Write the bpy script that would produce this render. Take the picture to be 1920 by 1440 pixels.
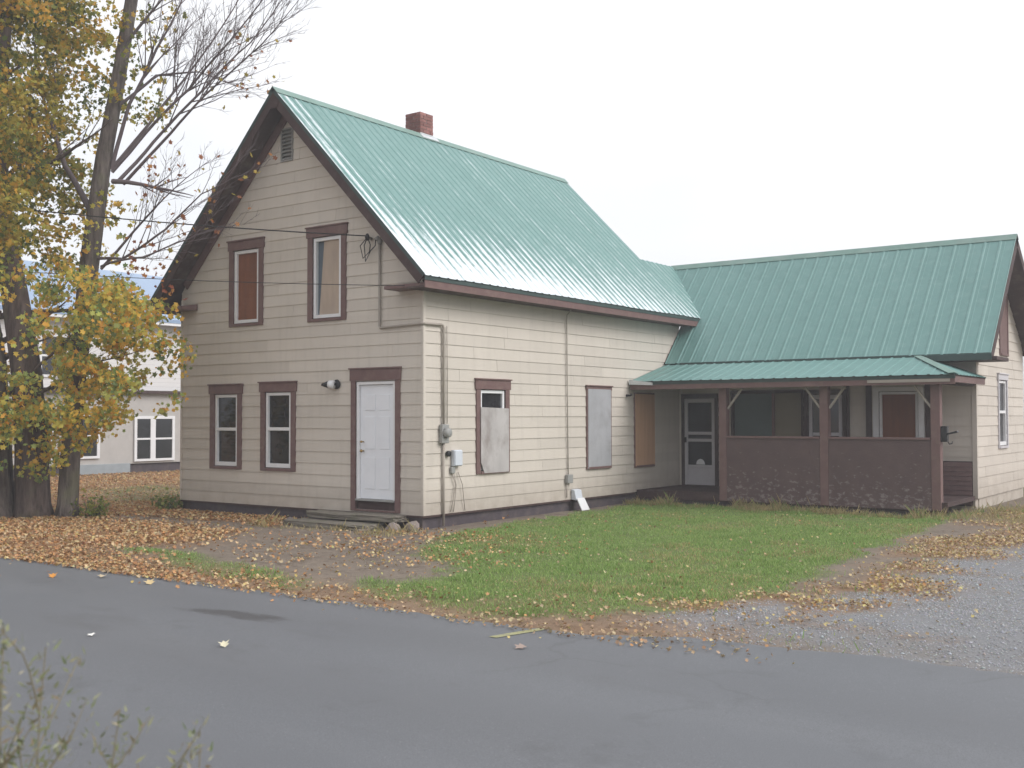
import bpy, bmesh, math, random
import numpy as np
from mathutils import Vector, Matrix

random.seed(7); rng = np.random.default_rng(7)
scene = bpy.context.scene
C = scene.collection
for o in list(bpy.data.objects):
    bpy.data.objects.remove(o)

# ------------------------------------------------------------------ camera
cam_d = bpy.data.cameras.new('camera'); cam = bpy.data.objects.new('camera', cam_d); C.objects.link(cam)
CAM = Vector((11.925, -13.836, 1.648)); yaw, pitch, roll = -0.6301, 0.0300, -0.0020
fw = Vector((math.sin(yaw) * math.cos(pitch), math.cos(yaw) * math.cos(pitch), math.sin(pitch)))
rt = Vector((math.cos(yaw), -math.sin(yaw), 0)); up = rt.cross(fw)
rt2 = rt * math.cos(roll) + up * math.sin(roll); up2 = up * math.cos(roll) - rt * math.sin(roll)
M = Matrix((rt2, up2, -fw)).transposed().to_4x4(); M.translation = CAM
cam.matrix_world = M
cam_d.sensor_width = 36; cam_d.lens = 2046.3 / 1920 * 36
cam_d.clip_start = 0.1; cam_d.clip_end = 3000
cam_d.dof.use_dof = True; cam_d.dof.focus_distance = 19; cam_d.dof.aperture_fstop = 4.5
scene.camera = cam
scene.render.resolution_x, scene.render.resolution_y = 1024, 768
# ------------------------------------------------------------------ sky, sun, exposure
SUN_EL, SUN_AZ = math.radians(38), math.radians(78)      # azimuth from +Y towards +X
w = bpy.data.worlds.new('World'); scene.world = w; w.use_nodes = True
nt = w.node_tree; nt.nodes.clear()
out = nt.nodes.new('ShaderNodeOutputWorld'); bg = nt.nodes.new('ShaderNodeBackground')
sky = nt.nodes.new('ShaderNodeTexSky'); sky.sky_type = 'NISHITA'; sky.sun_disc = False
sky.sun_elevation = SUN_EL; sky.sun_rotation = SUN_AZ; sky.dust_density = 4; sky.air_density = 1
sc_ = nt.nodes.new('ShaderNodeVectorMath'); sc_.operation = 'SCALE'; sc_.inputs['Scale'].default_value = 0.10
nt.links.new(sky.outputs[0], sc_.inputs[0])
tc = nt.nodes.new('ShaderNodeTexCoord'); nz = nt.nodes.new('ShaderNodeTexNoise')
nz.inputs['Scale'].default_value = 1.6; nz.inputs['Detail'].default_value = 4; nz.inputs['Roughness'].default_value = .45
mp = nt.nodes.new('ShaderNodeMapping'); mp.inputs['Scale'].default_value = (1, 1, 2.6)
nt.links.new(tc.outputs['Generated'], mp.inputs[0]); nt.links.new(mp.outputs[0], nz.inputs['Vector'])
cr = nt.nodes.new('ShaderNodeValToRGB')
cr.color_ramp.elements[0].position = .30; cr.color_ramp.elements[0].color = (.72, .755, .82, 1)
cr.color_ramp.elements[1].position = .62; cr.color_ramp.elements[1].color = (.97, .97, .985, 1)
nt.links.new(nz.outputs['Fac'], cr.inputs[0])
mx = nt.nodes.new('ShaderNodeMix'); mx.data_type = 'RGBA'; mx.inputs['Factor'].default_value = .90
nt.links.new(sc_.outputs[0], mx.inputs['A']); nt.links.new(cr.outputs[0], mx.inputs['B'])
nt.links.new(mx.outputs['Result'], bg.inputs['Color']); bg.inputs['Strength'].default_value = .675
nt.links.new(bg.outputs[0], out.inputs[0])
sun_d = bpy.data.lights.new('sun', 'SUN'); sun = bpy.data.objects.new('sun', sun_d); C.objects.link(sun)
sun_d.energy = 1.28; sun_d.angle = math.radians(38); sun_d.color = (1, .985, .975)
sdir = Vector((math.sin(SUN_AZ) * math.cos(SUN_EL), math.cos(SUN_AZ) * math.cos(SUN_EL), math.sin(SUN_EL)))
sun.rotation_euler = sdir.to_track_quat('Z', 'Y').to_euler(); sun.location = (20, -5, 30)
vs = scene.view_settings; vs.view_transform = 'Standard'; vs.look = 'None'; vs.exposure = .97; vs.gamma = 1
vs.use_curve_mapping = False
scene.render.engine = 'CYCLES'
cy = scene.cycles; cy.use_denoising = True; cy.max_bounces = 6; cy.diffuse_bounces = 3; cy.glossy_bounces = 3
cy.transmission_bounces = 4; cy.transparent_max_bounces = 8; cy.sample_clamp_indirect = 6

RZ = -.300
# ------------------------------------------------------------------ materials
def nodes(name):
    m = bpy.data.materials.new(name); m.use_nodes = True
    t = m.node_tree; b = t.nodes['Principled BSDF']
    return m, t, b
def N(t, kind, **k):
    n = t.nodes.new(kind)
    for a, v in k.items():
        if a in n.inputs: n.inputs[a].default_value = v
        else: setattr(n, a, v)
    return n
def ramp(t, src, p0, p1, c0=(0, 0, 0, 1), c1=(1, 1, 1, 1)):
    r = t.nodes.new('ShaderNodeValToRGB'); e = r.color_ramp.elements
    e[0].position, e[1].position = p0, p1; e[0].color, e[1].color = c0, c1
    t.links.new(src, r.inputs[0]); return r.outputs[0]
def mixc(t, fac, a, b, blend='MIX'):
    m = t.nodes.new('ShaderNodeMix'); m.data_type = 'RGBA'; m.blend_type = blend
    for s, v in (('Factor', fac), ('A', a), ('B', b)):
        if isinstance(v, (int, float)): m.inputs[s].default_value = v
        elif isinstance(v, tuple): m.inputs[s].default_value = v if len(v) == 4 else (*v, 1)
        else: t.links.new(v, m.inputs[s])
    return m.outputs['Result']
def mth(t, op, a, b=0.0):
    m = t.nodes.new('ShaderNodeMath'); m.operation = op
    for i, v in enumerate((a, b)):
        if isinstance(v, (int, float)): m.inputs[i].default_value = v
        else: t.links.new(v, m.inputs[i])
    return m.outputs[0]
def pos(t, scale=(1, 1, 1), rot=(0, 0, 0)):
    g = t.nodes.new('ShaderNodeNewGeometry'); mpn = t.nodes.new('ShaderNodeMapping')
    mpn.inputs['Scale'].default_value = scale; mpn.inputs['Rotation'].default_value = rot
    t.links.new(g.outputs['Position'], mpn.inputs[0]); return mpn.outputs[0]
def noise(t, vec, scale, detail=4, rough=.55):
    n = N(t, 'ShaderNodeTexNoise', Scale=scale, Detail=detail, Roughness=rough)
    t.links.new(vec, n.inputs['Vector']); return n.outputs['Fac']
def bump(t, b, h, strength=.3, dist=.01):
    n = N(t, 'ShaderNodeBump', Strength=strength, Distance=dist)
    t.links.new(h, n.inputs['Height']); t.links.new(n.outputs[0], b.inputs['Normal'])
def sc3(c, k): return tuple(min(1, x * k) for x in c)
def surf(name, col, rough=.7, var=.12, scale=3, stretch=(1, 1, 1), spec=.3, dirt=None, dirt_amt=.3, dscale=1.2, bmp=.15, bscale=60, rnd=.0, metal=0):
    m, t, b = nodes(name); p = pos(t, stretch)
    n1 = noise(t, p, scale, 5)
    c = mixc(t, n1, sc3(col, 1 - var), sc3(col, 1 + var))
    if dirt:
        n2 = ramp(t, noise(t, p, dscale, 6, .62), .48, .74)
        c = mixc(t, mth(t, 'MULTIPLY', n2, dirt_amt), c, dirt)
    if rnd:
        oi = t.nodes.new('ShaderNodeObjectInfo')
        f = mth(t, 'ADD', mth(t, 'MULTIPLY', oi.outputs['Random'], 2 * rnd), 1 - rnd)
        cmb = t.nodes.new('ShaderNodeCombineColor')
        for i in range(3): t.links.new(f, cmb.inputs[i])
        c = mixc(t, 1.0, c, cmb.outputs[0], 'MULTIPLY')
    t.links.new(c, b.inputs['Base Color'])
    b.inputs['Roughness'].default_value = rough; b.inputs['Specular IOR Level'].default_value = spec; b.inputs['Metallic'].default_value = metal
    if bmp: bump(t, b, noise(t, p, bscale, 4), bmp, .006)
    return m
MT = {}
def siding_mat(name, col):
    m, t, b = nodes(name); p = pos(t)
    n1 = noise(t, p, 1.1, 5); c = mixc(t, n1, sc3(col, .93), sc3(col, 1.06))
    st = ramp(t, noise(t, pos(t, (5, 5, .5)), 1.4, 6, .6), .5, .78)           # rain streaks
    c = mixc(t, mth(t, 'MULTIPLY', st, .32), c, sc3(col, .68))
    bl = ramp(t, noise(t, p, 2.6, 6, .7), .6, .8)
    c = mixc(t, mth(t, 'MULTIPLY', bl, .22), c, (.30, .25, .19))
    sep = t.nodes.new('ShaderNodeSeparateXYZ'); t.links.new(p, sep.inputs[0])
    sp = t.nodes.new('ShaderNodeMapRange'); sp.inputs['From Min'].default_value = .55; sp.inputs['From Max'].default_value = -.05
    t.links.new(sep.outputs['Z'], sp.inputs['Value'])                           # rain splash soil at the foot
    c = mixc(t, mth(t, 'MULTIPLY', mth(t, 'MULTIPLY', sp.outputs[0], noise(t, p, 4, 5)), .75), c, (.2, .155, .11))
    oi = t.nodes.new('ShaderNodeObjectInfo')
    f = mth(t, 'ADD', mth(t, 'MULTIPLY', oi.outputs['Random'], .09), .955)
    cmb = t.nodes.new('ShaderNodeCombineColor'); [t.links.new(f, cmb.inputs[i]) for i in range(3)]
    c = mixc(t, 1.0, c, cmb.outputs[0], 'MULTIPLY')
    t.links.new(c, b.inputs['Base Color']); b.inputs['Roughness'].default_value = .62; b.inputs['Specular IOR Level'].default_value = .3
    bump(t, b, noise(t, pos(t, (1, 1, 12)), 9, 4), .12, .006)
    return m
MT['siding'] = siding_mat('tan_siding', (.56, .507, .445))
MT['sheath'] = surf('wall_sheathing', (.16, .13, .10))
MT['brown'] = surf('brown_trim', (.155, .092, .086), .6, .22, 5, dirt=(.22, .16, .13), dirt_amt=.45, dscale=7, bmp=.25)
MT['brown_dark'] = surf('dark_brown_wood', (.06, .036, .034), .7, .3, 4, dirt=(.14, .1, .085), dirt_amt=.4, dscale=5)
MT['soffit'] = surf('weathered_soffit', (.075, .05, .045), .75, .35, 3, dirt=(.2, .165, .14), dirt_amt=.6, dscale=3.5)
MT['white'] = surf('white_paint', (.74, .74, .75), .45, .06, 4, dirt=(.42, .4, .38), dirt_amt=.25, dscale=4, bmp=.05)
MT['door'] = surf('white_door', (.77, .785, .82), .35, .04, 2, dirt=(.5, .52, .58), dirt_amt=.3, dscale=1.5, bmp=.04)
MT['alu'] = surf('aluminium_frame', (.52, .50, .52), .4, .1, 5, bmp=.05)
MT['found'] = surf('foundation', (.075, .062, .07), .85, .35, 6, dirt=(.16, .13, .11), dirt_amt=.5, dscale=4, bmp=.5, bscale=25)
MT['black'] = surf('black_plastic', (.018, .018, .02), .4, .2)
MT['grey'] = surf('grey_metal', (.30, .30, .29), .5, .15, 8, dirt=(.2, .16, .12), dirt_amt=.4, dscale=8)
MT['conduit'] = surf('painted_conduit', (.34, .30, .26), .55, .15, 8)
MT['lightgrey'] = surf('light_grey_box', (.58, .61, .66), .45, .08, 6)
MT['brick'] = surf('chimney_brick', (.27, .125, .11), .85, .3, 12, dirt=(.12, .09, .09), dirt_amt=.5, dscale=6, bmp=.4, bscale=40, rnd=.25)
MT['mortar'] = surf('mortar', (.30, .26, .25), .9, .2, 20)
MT['flash'] = surf('metal_flashing', (.62, .64, .66), .4, .12, 5, metal=.3)
MT['cord'] = surf('wire', (.03, .03, .03), .6, .1)
MT['step'] = surf('old_stone', (.17, .15, .125), .9, .3, 5, dirt=(.10, .115, .05), dirt_amt=.6, dscale=4, bmp=.6, bscale=18)
MT['rock'] = surf('rubble_stone', (.24, .20, .18), .9, .35, 8, dirt=(.1, .08, .07), dirt_amt=.5, dscale=6, bmp=.6, bscale=22, rnd=.3)
MT['board_red'] = surf('red_brown_board', (.20, .075, .036), .65, .3, 2.5, (4, 4, .6), dirt=(.1, .05, .04), dirt_amt=.5)
MT['board_tan'] = surf('tan_board', (.42, .335, .265), .7, .2, 2, (3, 3, .8), dirt=(.25, .2, .17), dirt_amt=.4)
MT['board_grey'] = surf('weathered_grey_board', (.42, .395, .385), .7, .3, 1.7, (1, 1.2, .8), dirt=(.2, .165, .15), dirt_amt=.8, dscale=2.2)
MT['board_zinc'] = surf('weathered_zinc_board', (.36, .36, .375), .55, .2, 1.5, (1, 1.5, 1.2), dirt=(.2, .185, .18), dirt_amt=.5, dscale=1.8)
MT['ply'] = surf('bare_plywood', (.50, .30, .185), .7, .2, 2, (6, 6, .5), dirt=(.3, .17, .11), dirt_amt=.4)
MT['curtain'] = surf('blue_grey_curtain', (.10, .125, .15), .8, .25, 3, (8, 8, .5))
MT['olive'] = surf('olive_wall_panel', (.22, .19, .13), .75, .2, 2)
MT['teal'] = surf('dark_teal_panel', (.10, .13, .125), .6, .35, 1.5)
MT['lamp_white'] = surf('white_lamp_band', (.75, .75, .76), .4, .03)
MT['brass'] = surf('brass', (.45, .30, .12), .3, .1, metal=.9)
def glass_mat():
    m, t, b = nodes('window_glass')
    c = mixc(t, noise(t, pos(t, (1, 1, .7)), 2.2, 3), (.008, .009, .011), (.035, .034, .038))
    t.links.new(c, b.inputs['Base Color']); b.inputs['Roughness'].default_value = .06; b.inputs['Specular IOR Level'].default_value = .6
    bump(t, b, noise(t, pos(t), 1.5, 2), .06, .02); return m
MT['glass'] = glass_mat()
def stucco():
    m, t, b = nodes('brown_stucco'); p = pos(t)
    c = mixc(t, noise(t, p, 3, 5), (.072, .046, .046), (.135, .088, .082))
    sep = t.nodes.new('ShaderNodeSeparateXYZ'); t.links.new(p, sep.inputs[0])
    lo = t.nodes.new('ShaderNodeMapRange'); lo.inputs['From Min'].default_value = 1.15; lo.inputs['From Max'].default_value = .0
    lo.inputs['To Max'].default_value = .17
    t.links.new(sep.outputs['Z'], lo.inputs['Value'])                            # paint has flaked most near the floor
    fl = mth(t, 'ADD', noise(t, pos(t, (1, 1, 1.7)), 7.5, 6, .68), lo.outputs[0])
    f = ramp(t, fl, .675, .74)
    c = mixc(t, mth(t, 'MULTIPLY', f, .6), c, (.27, .235, .225))
    t.links.new(c, b.inputs['Base Color']); b.inputs['Roughness'].default_value = .85
    bump(t, b, noise(t, p, 45, 4), .5, .01); return m
MT['stucco'] = stucco()
def roof_mat(name, streaked=True, k=1.0):
    m, t, b = nodes(name); p = pos(t)
    g1, g2 = sc3((.112, .228, .21), k), sc3((.152, .28, .262), k)
    c = mixc(t, noise(t, p, .9, 5), g1, g2)
    c = mixc(t, mth(t, 'MULTIPLY', ramp(t, noise(t, p, 6, 5, .7), .5, .8), .35), c, sc3((.25, .37, .355), k))
    dk = ramp(t, noise(t, pos(t, (3.2, 3.2, .35)), 1.5, 6, .65), .5, .75)
    c = mixc(t, mth(t, 'MULTIPLY', dk, .28), c, sc3((.085, .16, .145), k))         # dirt washed down the slope
    rgh = .46
    if streaked:       # paler colour in long streaks down the sheets, most at the eave
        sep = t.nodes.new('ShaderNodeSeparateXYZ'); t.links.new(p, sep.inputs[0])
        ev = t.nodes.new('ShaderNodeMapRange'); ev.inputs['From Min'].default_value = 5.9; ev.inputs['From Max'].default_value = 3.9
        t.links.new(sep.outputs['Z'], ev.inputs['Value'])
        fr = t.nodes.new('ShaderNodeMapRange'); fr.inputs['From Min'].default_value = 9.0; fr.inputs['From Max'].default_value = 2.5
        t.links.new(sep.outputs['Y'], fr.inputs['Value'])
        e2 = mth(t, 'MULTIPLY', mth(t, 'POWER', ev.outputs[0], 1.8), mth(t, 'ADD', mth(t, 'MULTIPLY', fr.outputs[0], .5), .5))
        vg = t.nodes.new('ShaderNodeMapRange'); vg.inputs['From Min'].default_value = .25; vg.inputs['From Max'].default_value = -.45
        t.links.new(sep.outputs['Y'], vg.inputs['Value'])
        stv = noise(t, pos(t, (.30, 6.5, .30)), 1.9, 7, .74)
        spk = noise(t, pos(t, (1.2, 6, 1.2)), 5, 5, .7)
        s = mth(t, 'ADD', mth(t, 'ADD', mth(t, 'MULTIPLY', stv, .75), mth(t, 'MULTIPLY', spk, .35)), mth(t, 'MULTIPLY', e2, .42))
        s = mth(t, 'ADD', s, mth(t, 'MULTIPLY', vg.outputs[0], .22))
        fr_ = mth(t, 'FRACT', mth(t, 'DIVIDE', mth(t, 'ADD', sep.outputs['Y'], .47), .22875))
        rb = mth(t, 'ABSOLUTE', mth(t, 'SUBTRACT', fr_, .42))                      # less pale on the shoulder of each rib
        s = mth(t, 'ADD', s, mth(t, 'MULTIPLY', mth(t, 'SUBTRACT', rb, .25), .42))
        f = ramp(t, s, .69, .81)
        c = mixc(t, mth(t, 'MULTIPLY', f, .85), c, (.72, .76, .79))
    t.links.new(c, b.inputs['Base Color']); b.inputs['Roughness'].default_value = rgh; b.inputs['Specular IOR Level'].default_value = .5
    bump(t, b, noise(t, p, 1.4, 3), .25, .03); return m
MT['roof'] = roof_mat('green_metal_streaked'); MT['roof2'] = roof_mat('green_metal', False, 1.02)
MT['ridge'] = surf('ridge_cap_metal', (.17, .27, .235), .45, .25, 4, dirt=(.3, .32, .3), dirt_amt=.4)
MT['drip'] = surf('drip_edge', (.045, .07, .065), .5, .3, 5)
def bark_mat(name, c0, c1):
    m, t, b = nodes(name); p = pos(t, (5, 5, .9))
    n = noise(t, p, 2.2, 8, .65)
    c = mixc(t, ramp(t, n, .35, .68), c0, c1)
    c = mixc(t, mth(t, 'MULTIPLY', ramp(t, noise(t, pos(t), 2.5, 5), .52, .7), .5), c, (.13, .135, .075))
    t.links.new(c, b.inputs['Base Color']); b.inputs['Roughness'].default_value = .92; b.inputs['Specular IOR Level'].default_value = .15
    bump(t, b, n, .9, .05); return m
MT['bark'] = bark_mat('grey_brown_bark', (.066, .054, .05), (.205, .172, .152))
MT['bark_dark'] = bark_mat('dark_bark', (.06, .045, .04), (.175, .135, .12))
MT['weed_stem'] = surf('weed_stem', (.22, .19, .13), .8, .2, 6)
MT['twig'] = surf('bare_twig', (.15, .12, .125), .85, .25, 6)
def attr_mat(name, rough=.6, transl=.5, spec=.25):
    m, t, b = nodes(name)
    a = t.nodes.new('ShaderNodeAttribute'); a.attribute_name = 'col'
    t.links.new(a.outputs['Color'], b.inputs['Base Color']); b.inputs['Roughness'].default_value = rough; b.inputs['Specular IOR Level'].default_value = spec
    if transl:
        tr = t.nodes.new('ShaderNodeBsdfTranslucent'); t.links.new(a.outputs['Color'], tr.inputs['Color'])
        ms = t.nodes.new('ShaderNodeMixShader'); ms.inputs[0].default_value = transl
        t.links.new(b.outputs[0], ms.inputs[1]); t.links.new(tr.outputs[0], ms.inputs[2])
        t.links.new(ms.outputs[0], t.nodes['Material Output'].inputs[0])
    return m
MT['leaf'] = attr_mat('maple_leaf'); MT['dryleaf'] = attr_mat('fallen_leaf', .75, .1, .2)
MT['grassblade'] = attr_mat('grass_blade', .6, .3, .2); MT['stone'] = attr_mat('gravel_stone', .85, 0, .2)
MT['weed'] = attr_mat('weed_leaf', .7, .3, .2)
def asphalt():
    m, t, b = nodes('asphalt'); p = pos(t)
    c = mixc(t, noise(t, p, .35, 4), (.132, .138, .15), (.185, .191, .205))
    c = mixc(t, mth(t, 'MULTIPLY', ramp(t, noise(t, pos(t, (.25, 1.2, 1)), .8, 5), .5, .72), .35), c, (.235, .238, .248))
    g = noise(t, p, 130, 3, .7)
    c = mixc(t, ramp(t, g, .32, .68), (.095, .098, .106), c)
    sp = ramp(t, noise(t, p, 42, 2, .8), .66, .74)
    c = mixc(t, mth(t, 'MULTIPLY', sp, .5), c, (.36, .36, .36))
    dk = ramp(t, noise(t, pos(t, (.5, 1.4, 1)), 1.1, 5, .6), .60, .74)
    c = mixc(t, mth(t, 'MULTIPLY', dk, .35), c, (.085, .082, .084))
    v = t.nodes.new('ShaderNodeTexVoronoi'); v.feature = 'DISTANCE_TO_EDGE'; v.inputs['Scale'].default_value = .33
    wv = t.nodes.new('ShaderNodeVectorMath'); wv.operation = 'ADD'
    nn = N(t, 'ShaderNodeTexNoise', Scale=1.3, Detail=5.0); t.links.new(p, nn.inputs['Vector'])
    scl = t.nodes.new('ShaderNodeVectorMath'); scl.operation = 'SCALE'; scl.inputs['Scale'].default_value = .9
    t.links.new(nn.outputs['Color'], scl.inputs[0]); t.links.new(p, wv.inputs[0]); t.links.new(scl.outputs[0], wv.inputs[1])
    t.links.new(wv.outputs[0], v.inputs['Vector'])
    ck = mth(t, 'MULTIPLY', ramp(t, v.outputs['Distance'], .0, .012, (1, 1, 1, 1), (0, 0, 0, 1)), ramp(t, noise(t, p, .5, 2), .52, .62))
    c = mixc(t, mth(t, 'MULTIPLY', ck, .35), c, (.06, .06, .062))
    tk = t.nodes.new('ShaderNodeTexWave'); tk.wave_type = 'BANDS'; tk.bands_direction = 'Y'; tk.inputs['Scale'].default_value = .17; tk.inputs['Distortion'].default_value = 1.2; tk.inputs['Detail'].default_value = 3
    t.links.new(pos(t, (.12, 1, 1)), tk.inputs['Vector'])
    c = mixc(t, mth(t, 'MULTIPLY', mth(t, 'MULTIPLY', tk.outputs['Fac'], noise(t, pos(t, (.3, 1, 1)), 1.2, 5)), .42), c, (.10, .10, .105))   # tyre-polished tracks
    oil = ramp(t, noise(t, p, .9, 6, .65), .60, .70)
    c = mixc(t, mth(t, 'MULTIPLY', oil, .45), c, (.075, .075, .078))
    pm = t.nodes.new('ShaderNodeMapping'); pm.vector_type = 'TEXTURE'; pm.inputs['Location'].default_value = (3.35, -6.70, RZ); pm.inputs['Rotation'].default_value = (0, 0, .07); pm.inputs['Scale'].default_value = (.85, .19, 1)
    t.links.new(p, pm.inputs[0]); ln_ = t.nodes.new('ShaderNodeVectorMath'); ln_.operation = 'LENGTH'; t.links.new(pm.outputs[0], ln_.inputs[0])
    dp = ramp(t, mth(t, 'ADD', ln_.outputs['Value'], mth(t, 'MULTIPLY', mth(t, 'SUBTRACT', noise(t, pos(t, (.6, 1.6, 1)), 6, 6, .7), .5), 1.7)), .55, .95, (1, 1, 1, 1), (0, 0, 0, 1))
    c = mixc(t, mth(t, 'MULTIPLY', dp, .75), c, (.05, .047, .047))                 # sunken damp hollow
    t.links.new(c, b.inputs['Base Color']); b.inputs['Roughness'].default_value = .6; b.inputs['Specular IOR Level'].default_value = .5
    bump(t, b, g, .35, .008); return m
MT['asphalt'] = asphalt()
MT['yellow'] = surf('worn_yellow_paint', (.32, .31, .16), .7, .2, 10, dirt=(.19, .192, .19), dirt_amt=1.0, dscale=9, bmp=.3, bscale=120)
def ground_mat():
    m, t, b = nodes('ground'); p = pos(t)
    a = t.nodes.new('ShaderNodeAttribute'); a.attribute_name = 'zone'
    sep = t.nodes.new('ShaderNodeSeparateColor'); t.links.new(a.outputs['Color'], sep.inputs[0])
    n1 = noise(t, p, 1.7, 6); n2 = noise(t, p, 14, 5, .7); n3 = noise(t, p, 60, 3, .7)
    dirt = mixc(t, n1, (.125, .10, .082), (.25, .205, .165))
    dirt = mixc(t, mth(t, 'MULTIPLY', ramp(t, n3, .55, .72), .5), dirt, (.36, .31, .245))
    dirt = mixc(t, mth(t, 'MULTIPLY', ramp(t, noise(t, pos(t), 5, 6, .7), .52, .64), .55), dirt, (.095, .07, .052))
    dirt = mixc(t, mth(t, 'MULTIPLY', ramp(t, n2, .5, .7), .4), dirt, (.33, .275, .2))
    grass = mixc(t, n2, (.085, .125, .04), (.18, .205, .08))
    grav = mixc(t, n3, (.115, .115, .12), (.33, .33, .335))
    grav = mixc(t, mth(t, 'MULTIPLY', ramp(t, n1, .5, .65), .5), grav, (.2, .175, .15))
    leaf = mixc(t, n2, (.18, .105, .06), (.40, .245, .135))
    c = mixc(t, sep.outputs[0], dirt, grass); c = mixc(t, sep.outputs[1], c, grav); c = mixc(t, sep.outputs[2], c, leaf)
    t.links.new(c, b.inputs['Base Color']); b.inputs['Roughness'].default_value = .95; b.inputs['Specular IOR Level'].default_value = .15
    bump(t, b, mth(t, 'ADD', n2, mth(t, 'MULTIPLY', n3, .6)), .6, .03); return m
MT['ground'] = ground_mat()
def nsiding():
    m, t, b = nodes('neighbour_siding'); p = pos(t)
    wv = N(t, 'ShaderNodeTexWave', Scale=1.0, wave_type='BANDS', bands_direction='Z', wave_profile='SAW')
    mpn = pos(t, (1, 1, 1.05)); t.links.new(mpn, wv.inputs['Vector']); wv.inputs['Scale'].default_value = 2.0
    c = mixc(t, ramp(t, wv.outputs['Fac'], .0, .12), (.42, .41, .42), (.72, .71, .71))
    c = mixc(t, mth(t, 'MULTIPLY', noise(t, p, 1.2, 4), .2), c, (.5, .48, .46))
    t.links.new(c, b.inputs['Base Color']); b.inputs['Roughness'].default_value = .6
    bump(t, b, wv.outputs['Fac'], .4, .02); return m
MT['nwhite'] = nsiding()
MT['nroof'] = surf('blue_grey_metal_roof', (.27, .36, .50), .4, .1, 2, (1, 3, 1))
MT['nporch'] = surf('neighbour_porch_wall', (.44, .42, .40), .75, .15, 3)
MT['nblue'] = surf('blue_grey_skirting', (.30, .33, .35), .7, .2, 4)

# ------------------------------------------------------------------ helpers
def mesh_from(name, v, f, m, smooth=False):
    me = bpy.data.meshes.new(name); me.from_pydata(v, [], f); me.update()
    if m: me.materials.append(MT[m] if isinstance(m, str) else m)
    if smooth: me.polygons.foreach_set('use_smooth', [True] * len(me.polygons))
    return me
def link(name, me, parent=None):
    o = bpy.data.objects.new(name, me); C.objects.link(o)
    if parent is not None:
        o.parent = parent; o.matrix_parent_inverse = WORLD[parent.name].inverted()
        WORLD[o.name] = WORLD[parent.name] if False else Matrix()
    else: WORLD[o.name] = Matrix()
    return o
WORLD = {}
def tag(o, label=None, cat=None, group=None, kind=None):
    if label: o['label'] = label
    if cat: o['category'] = cat
    if group: o['group'] = group
    if kind: o['kind'] = kind
    return o
def thing(name, loc, label, cat, group=None, rz=0):
    o = bpy.data.objects.new(name, None); C.objects.link(o); o.location = loc; o.rotation_euler = (0, 0, rz)
    o.empty_display_size = .3
    WORLD[o.name] = Matrix.Translation(Vector(loc)) @ Matrix.Rotation(rz, 4, 'Z')
    return tag(o, label, cat, group)
class MB:
    def __init__(s): s.v, s.f = [], []
    def poly(s, pts):
        i = len(s.v); s.v += [tuple(p) for p in pts]; s.f.append(tuple(range(i, i + len(pts)))); return s
    def hexa(s, a, b):         # two quads (corresponding corners), outward faces
        i = len(s.v); s.v += [tuple(p) for p in a] + [tuple(p) for p in b]
        s.f += [(i + 3, i + 2, i + 1, i), (i + 4, i + 5, i + 6, i + 7)]
        for k in range(4):
            l = (k + 1) % 4; s.f.append((i + k, i + l, i + 4 + l, i + 4 + k))
        return s
    def box(s, x0, x1, y0, y1, z0, z1):
        return s.hexa([(x0, y0, z0), (x1, y0, z0), (x1, y1, z0), (x0, y1, z0)], [(x0, y0, z1), (x1, y0, z1), (x1, y1, z1), (x0, y1, z1)])
    def prism(s, pts, off):    # polygon extruded by vector
        n = len(pts); i = len(s.v); off = Vector(off)
        s.v += [tuple(p) for p in pts] + [tuple(Vector(p) + off) for p in pts]
        s.f += [tuple(range(i + n - 1, i - 1, -1)), tuple(range(i + n, i + 2 * n))]
        for k in range(n):
            l = (k + 1) % n; s.f.append((i + k, i + l, i + n + l, i + n + k))
        return s
    def tube(s, pts, r, n=8, cap=True):
        pts = [Vector(p) for p in pts]; rr = r if isinstance(r, (list, tuple)) else [r] * len(pts)
        i0 = len(s.v); ref = None
        for k, p in enumerate(pts):
            d = (pts[min(k + 1, len(pts) - 1)] - pts[max(k - 1, 0)]).normalized()
            if ref is None: ref = d.orthogonal().normalized()
            ref = (ref - d * ref.dot(d)); ref = ref.normalized() if ref.length > 1e-5 else d.orthogonal().normalized()
            b = d.cross(ref)
            for j in range(n):
                a = 2 * math.pi * j / n; s.v.append(tuple(p + (ref * math.cos(a) + b * math.sin(a)) * rr[k]))
        for k in range(len(pts) - 1):
            for j in range(n):
                l = (j + 1) % n; a = i0 + k * n
                s.f.append((a + j, a + l, a + n + l, a + n + j))
        if cap:
            s.f.append(tuple(range(i0 + n - 1, i0 - 1, -1))); e = i0 + (len(pts) - 1) * n; s.f.append(tuple(range(e, e + n)))
        return s
    def build(s, name, m, parent=None, smooth=False, fix=True):
        me = mesh_from(name, s.v, s.f, m, smooth)
        if fix:
            bm = bmesh.new(); bm.from_mesh(me); bmesh.ops.recalc_face_normals(bm, faces=bm.faces); bm.to_mesh(me); bm.free()
        return link(name, me, parent)
def bevel(o, wdt=.006, seg=2):
    md = o.modifiers.new('bevel', 'BEVEL'); md.width = wdt; md.segments = seg; md.limit_method = 'ANGLE'; return o
class Frame:                     # wall frame: u along the wall, n outwards, z up
    def __init__(s, o, u, n): s.o, s.u, s.n = Vector(o), Vector(u), Vector(n)
    def p(s, u, n, z): return s.o + s.u * u + s.n * n + Vector((0, 0, z))
    def box(s, mb, u0, u1, n0, n1, z0, z1):
        return mb.hexa([s.p(u0, n0, z0), s.p(u1, n0, z0), s.p(u1, n1, z0), s.p(u0, n1, z0)], [s.p(u0, n0, z1), s.p(u1, n0, z1), s.p(u1, n1, z1), s.p(u0, n1, z1)])
def fbox(fr, *a): return fr.box(MB(), *a)

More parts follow.
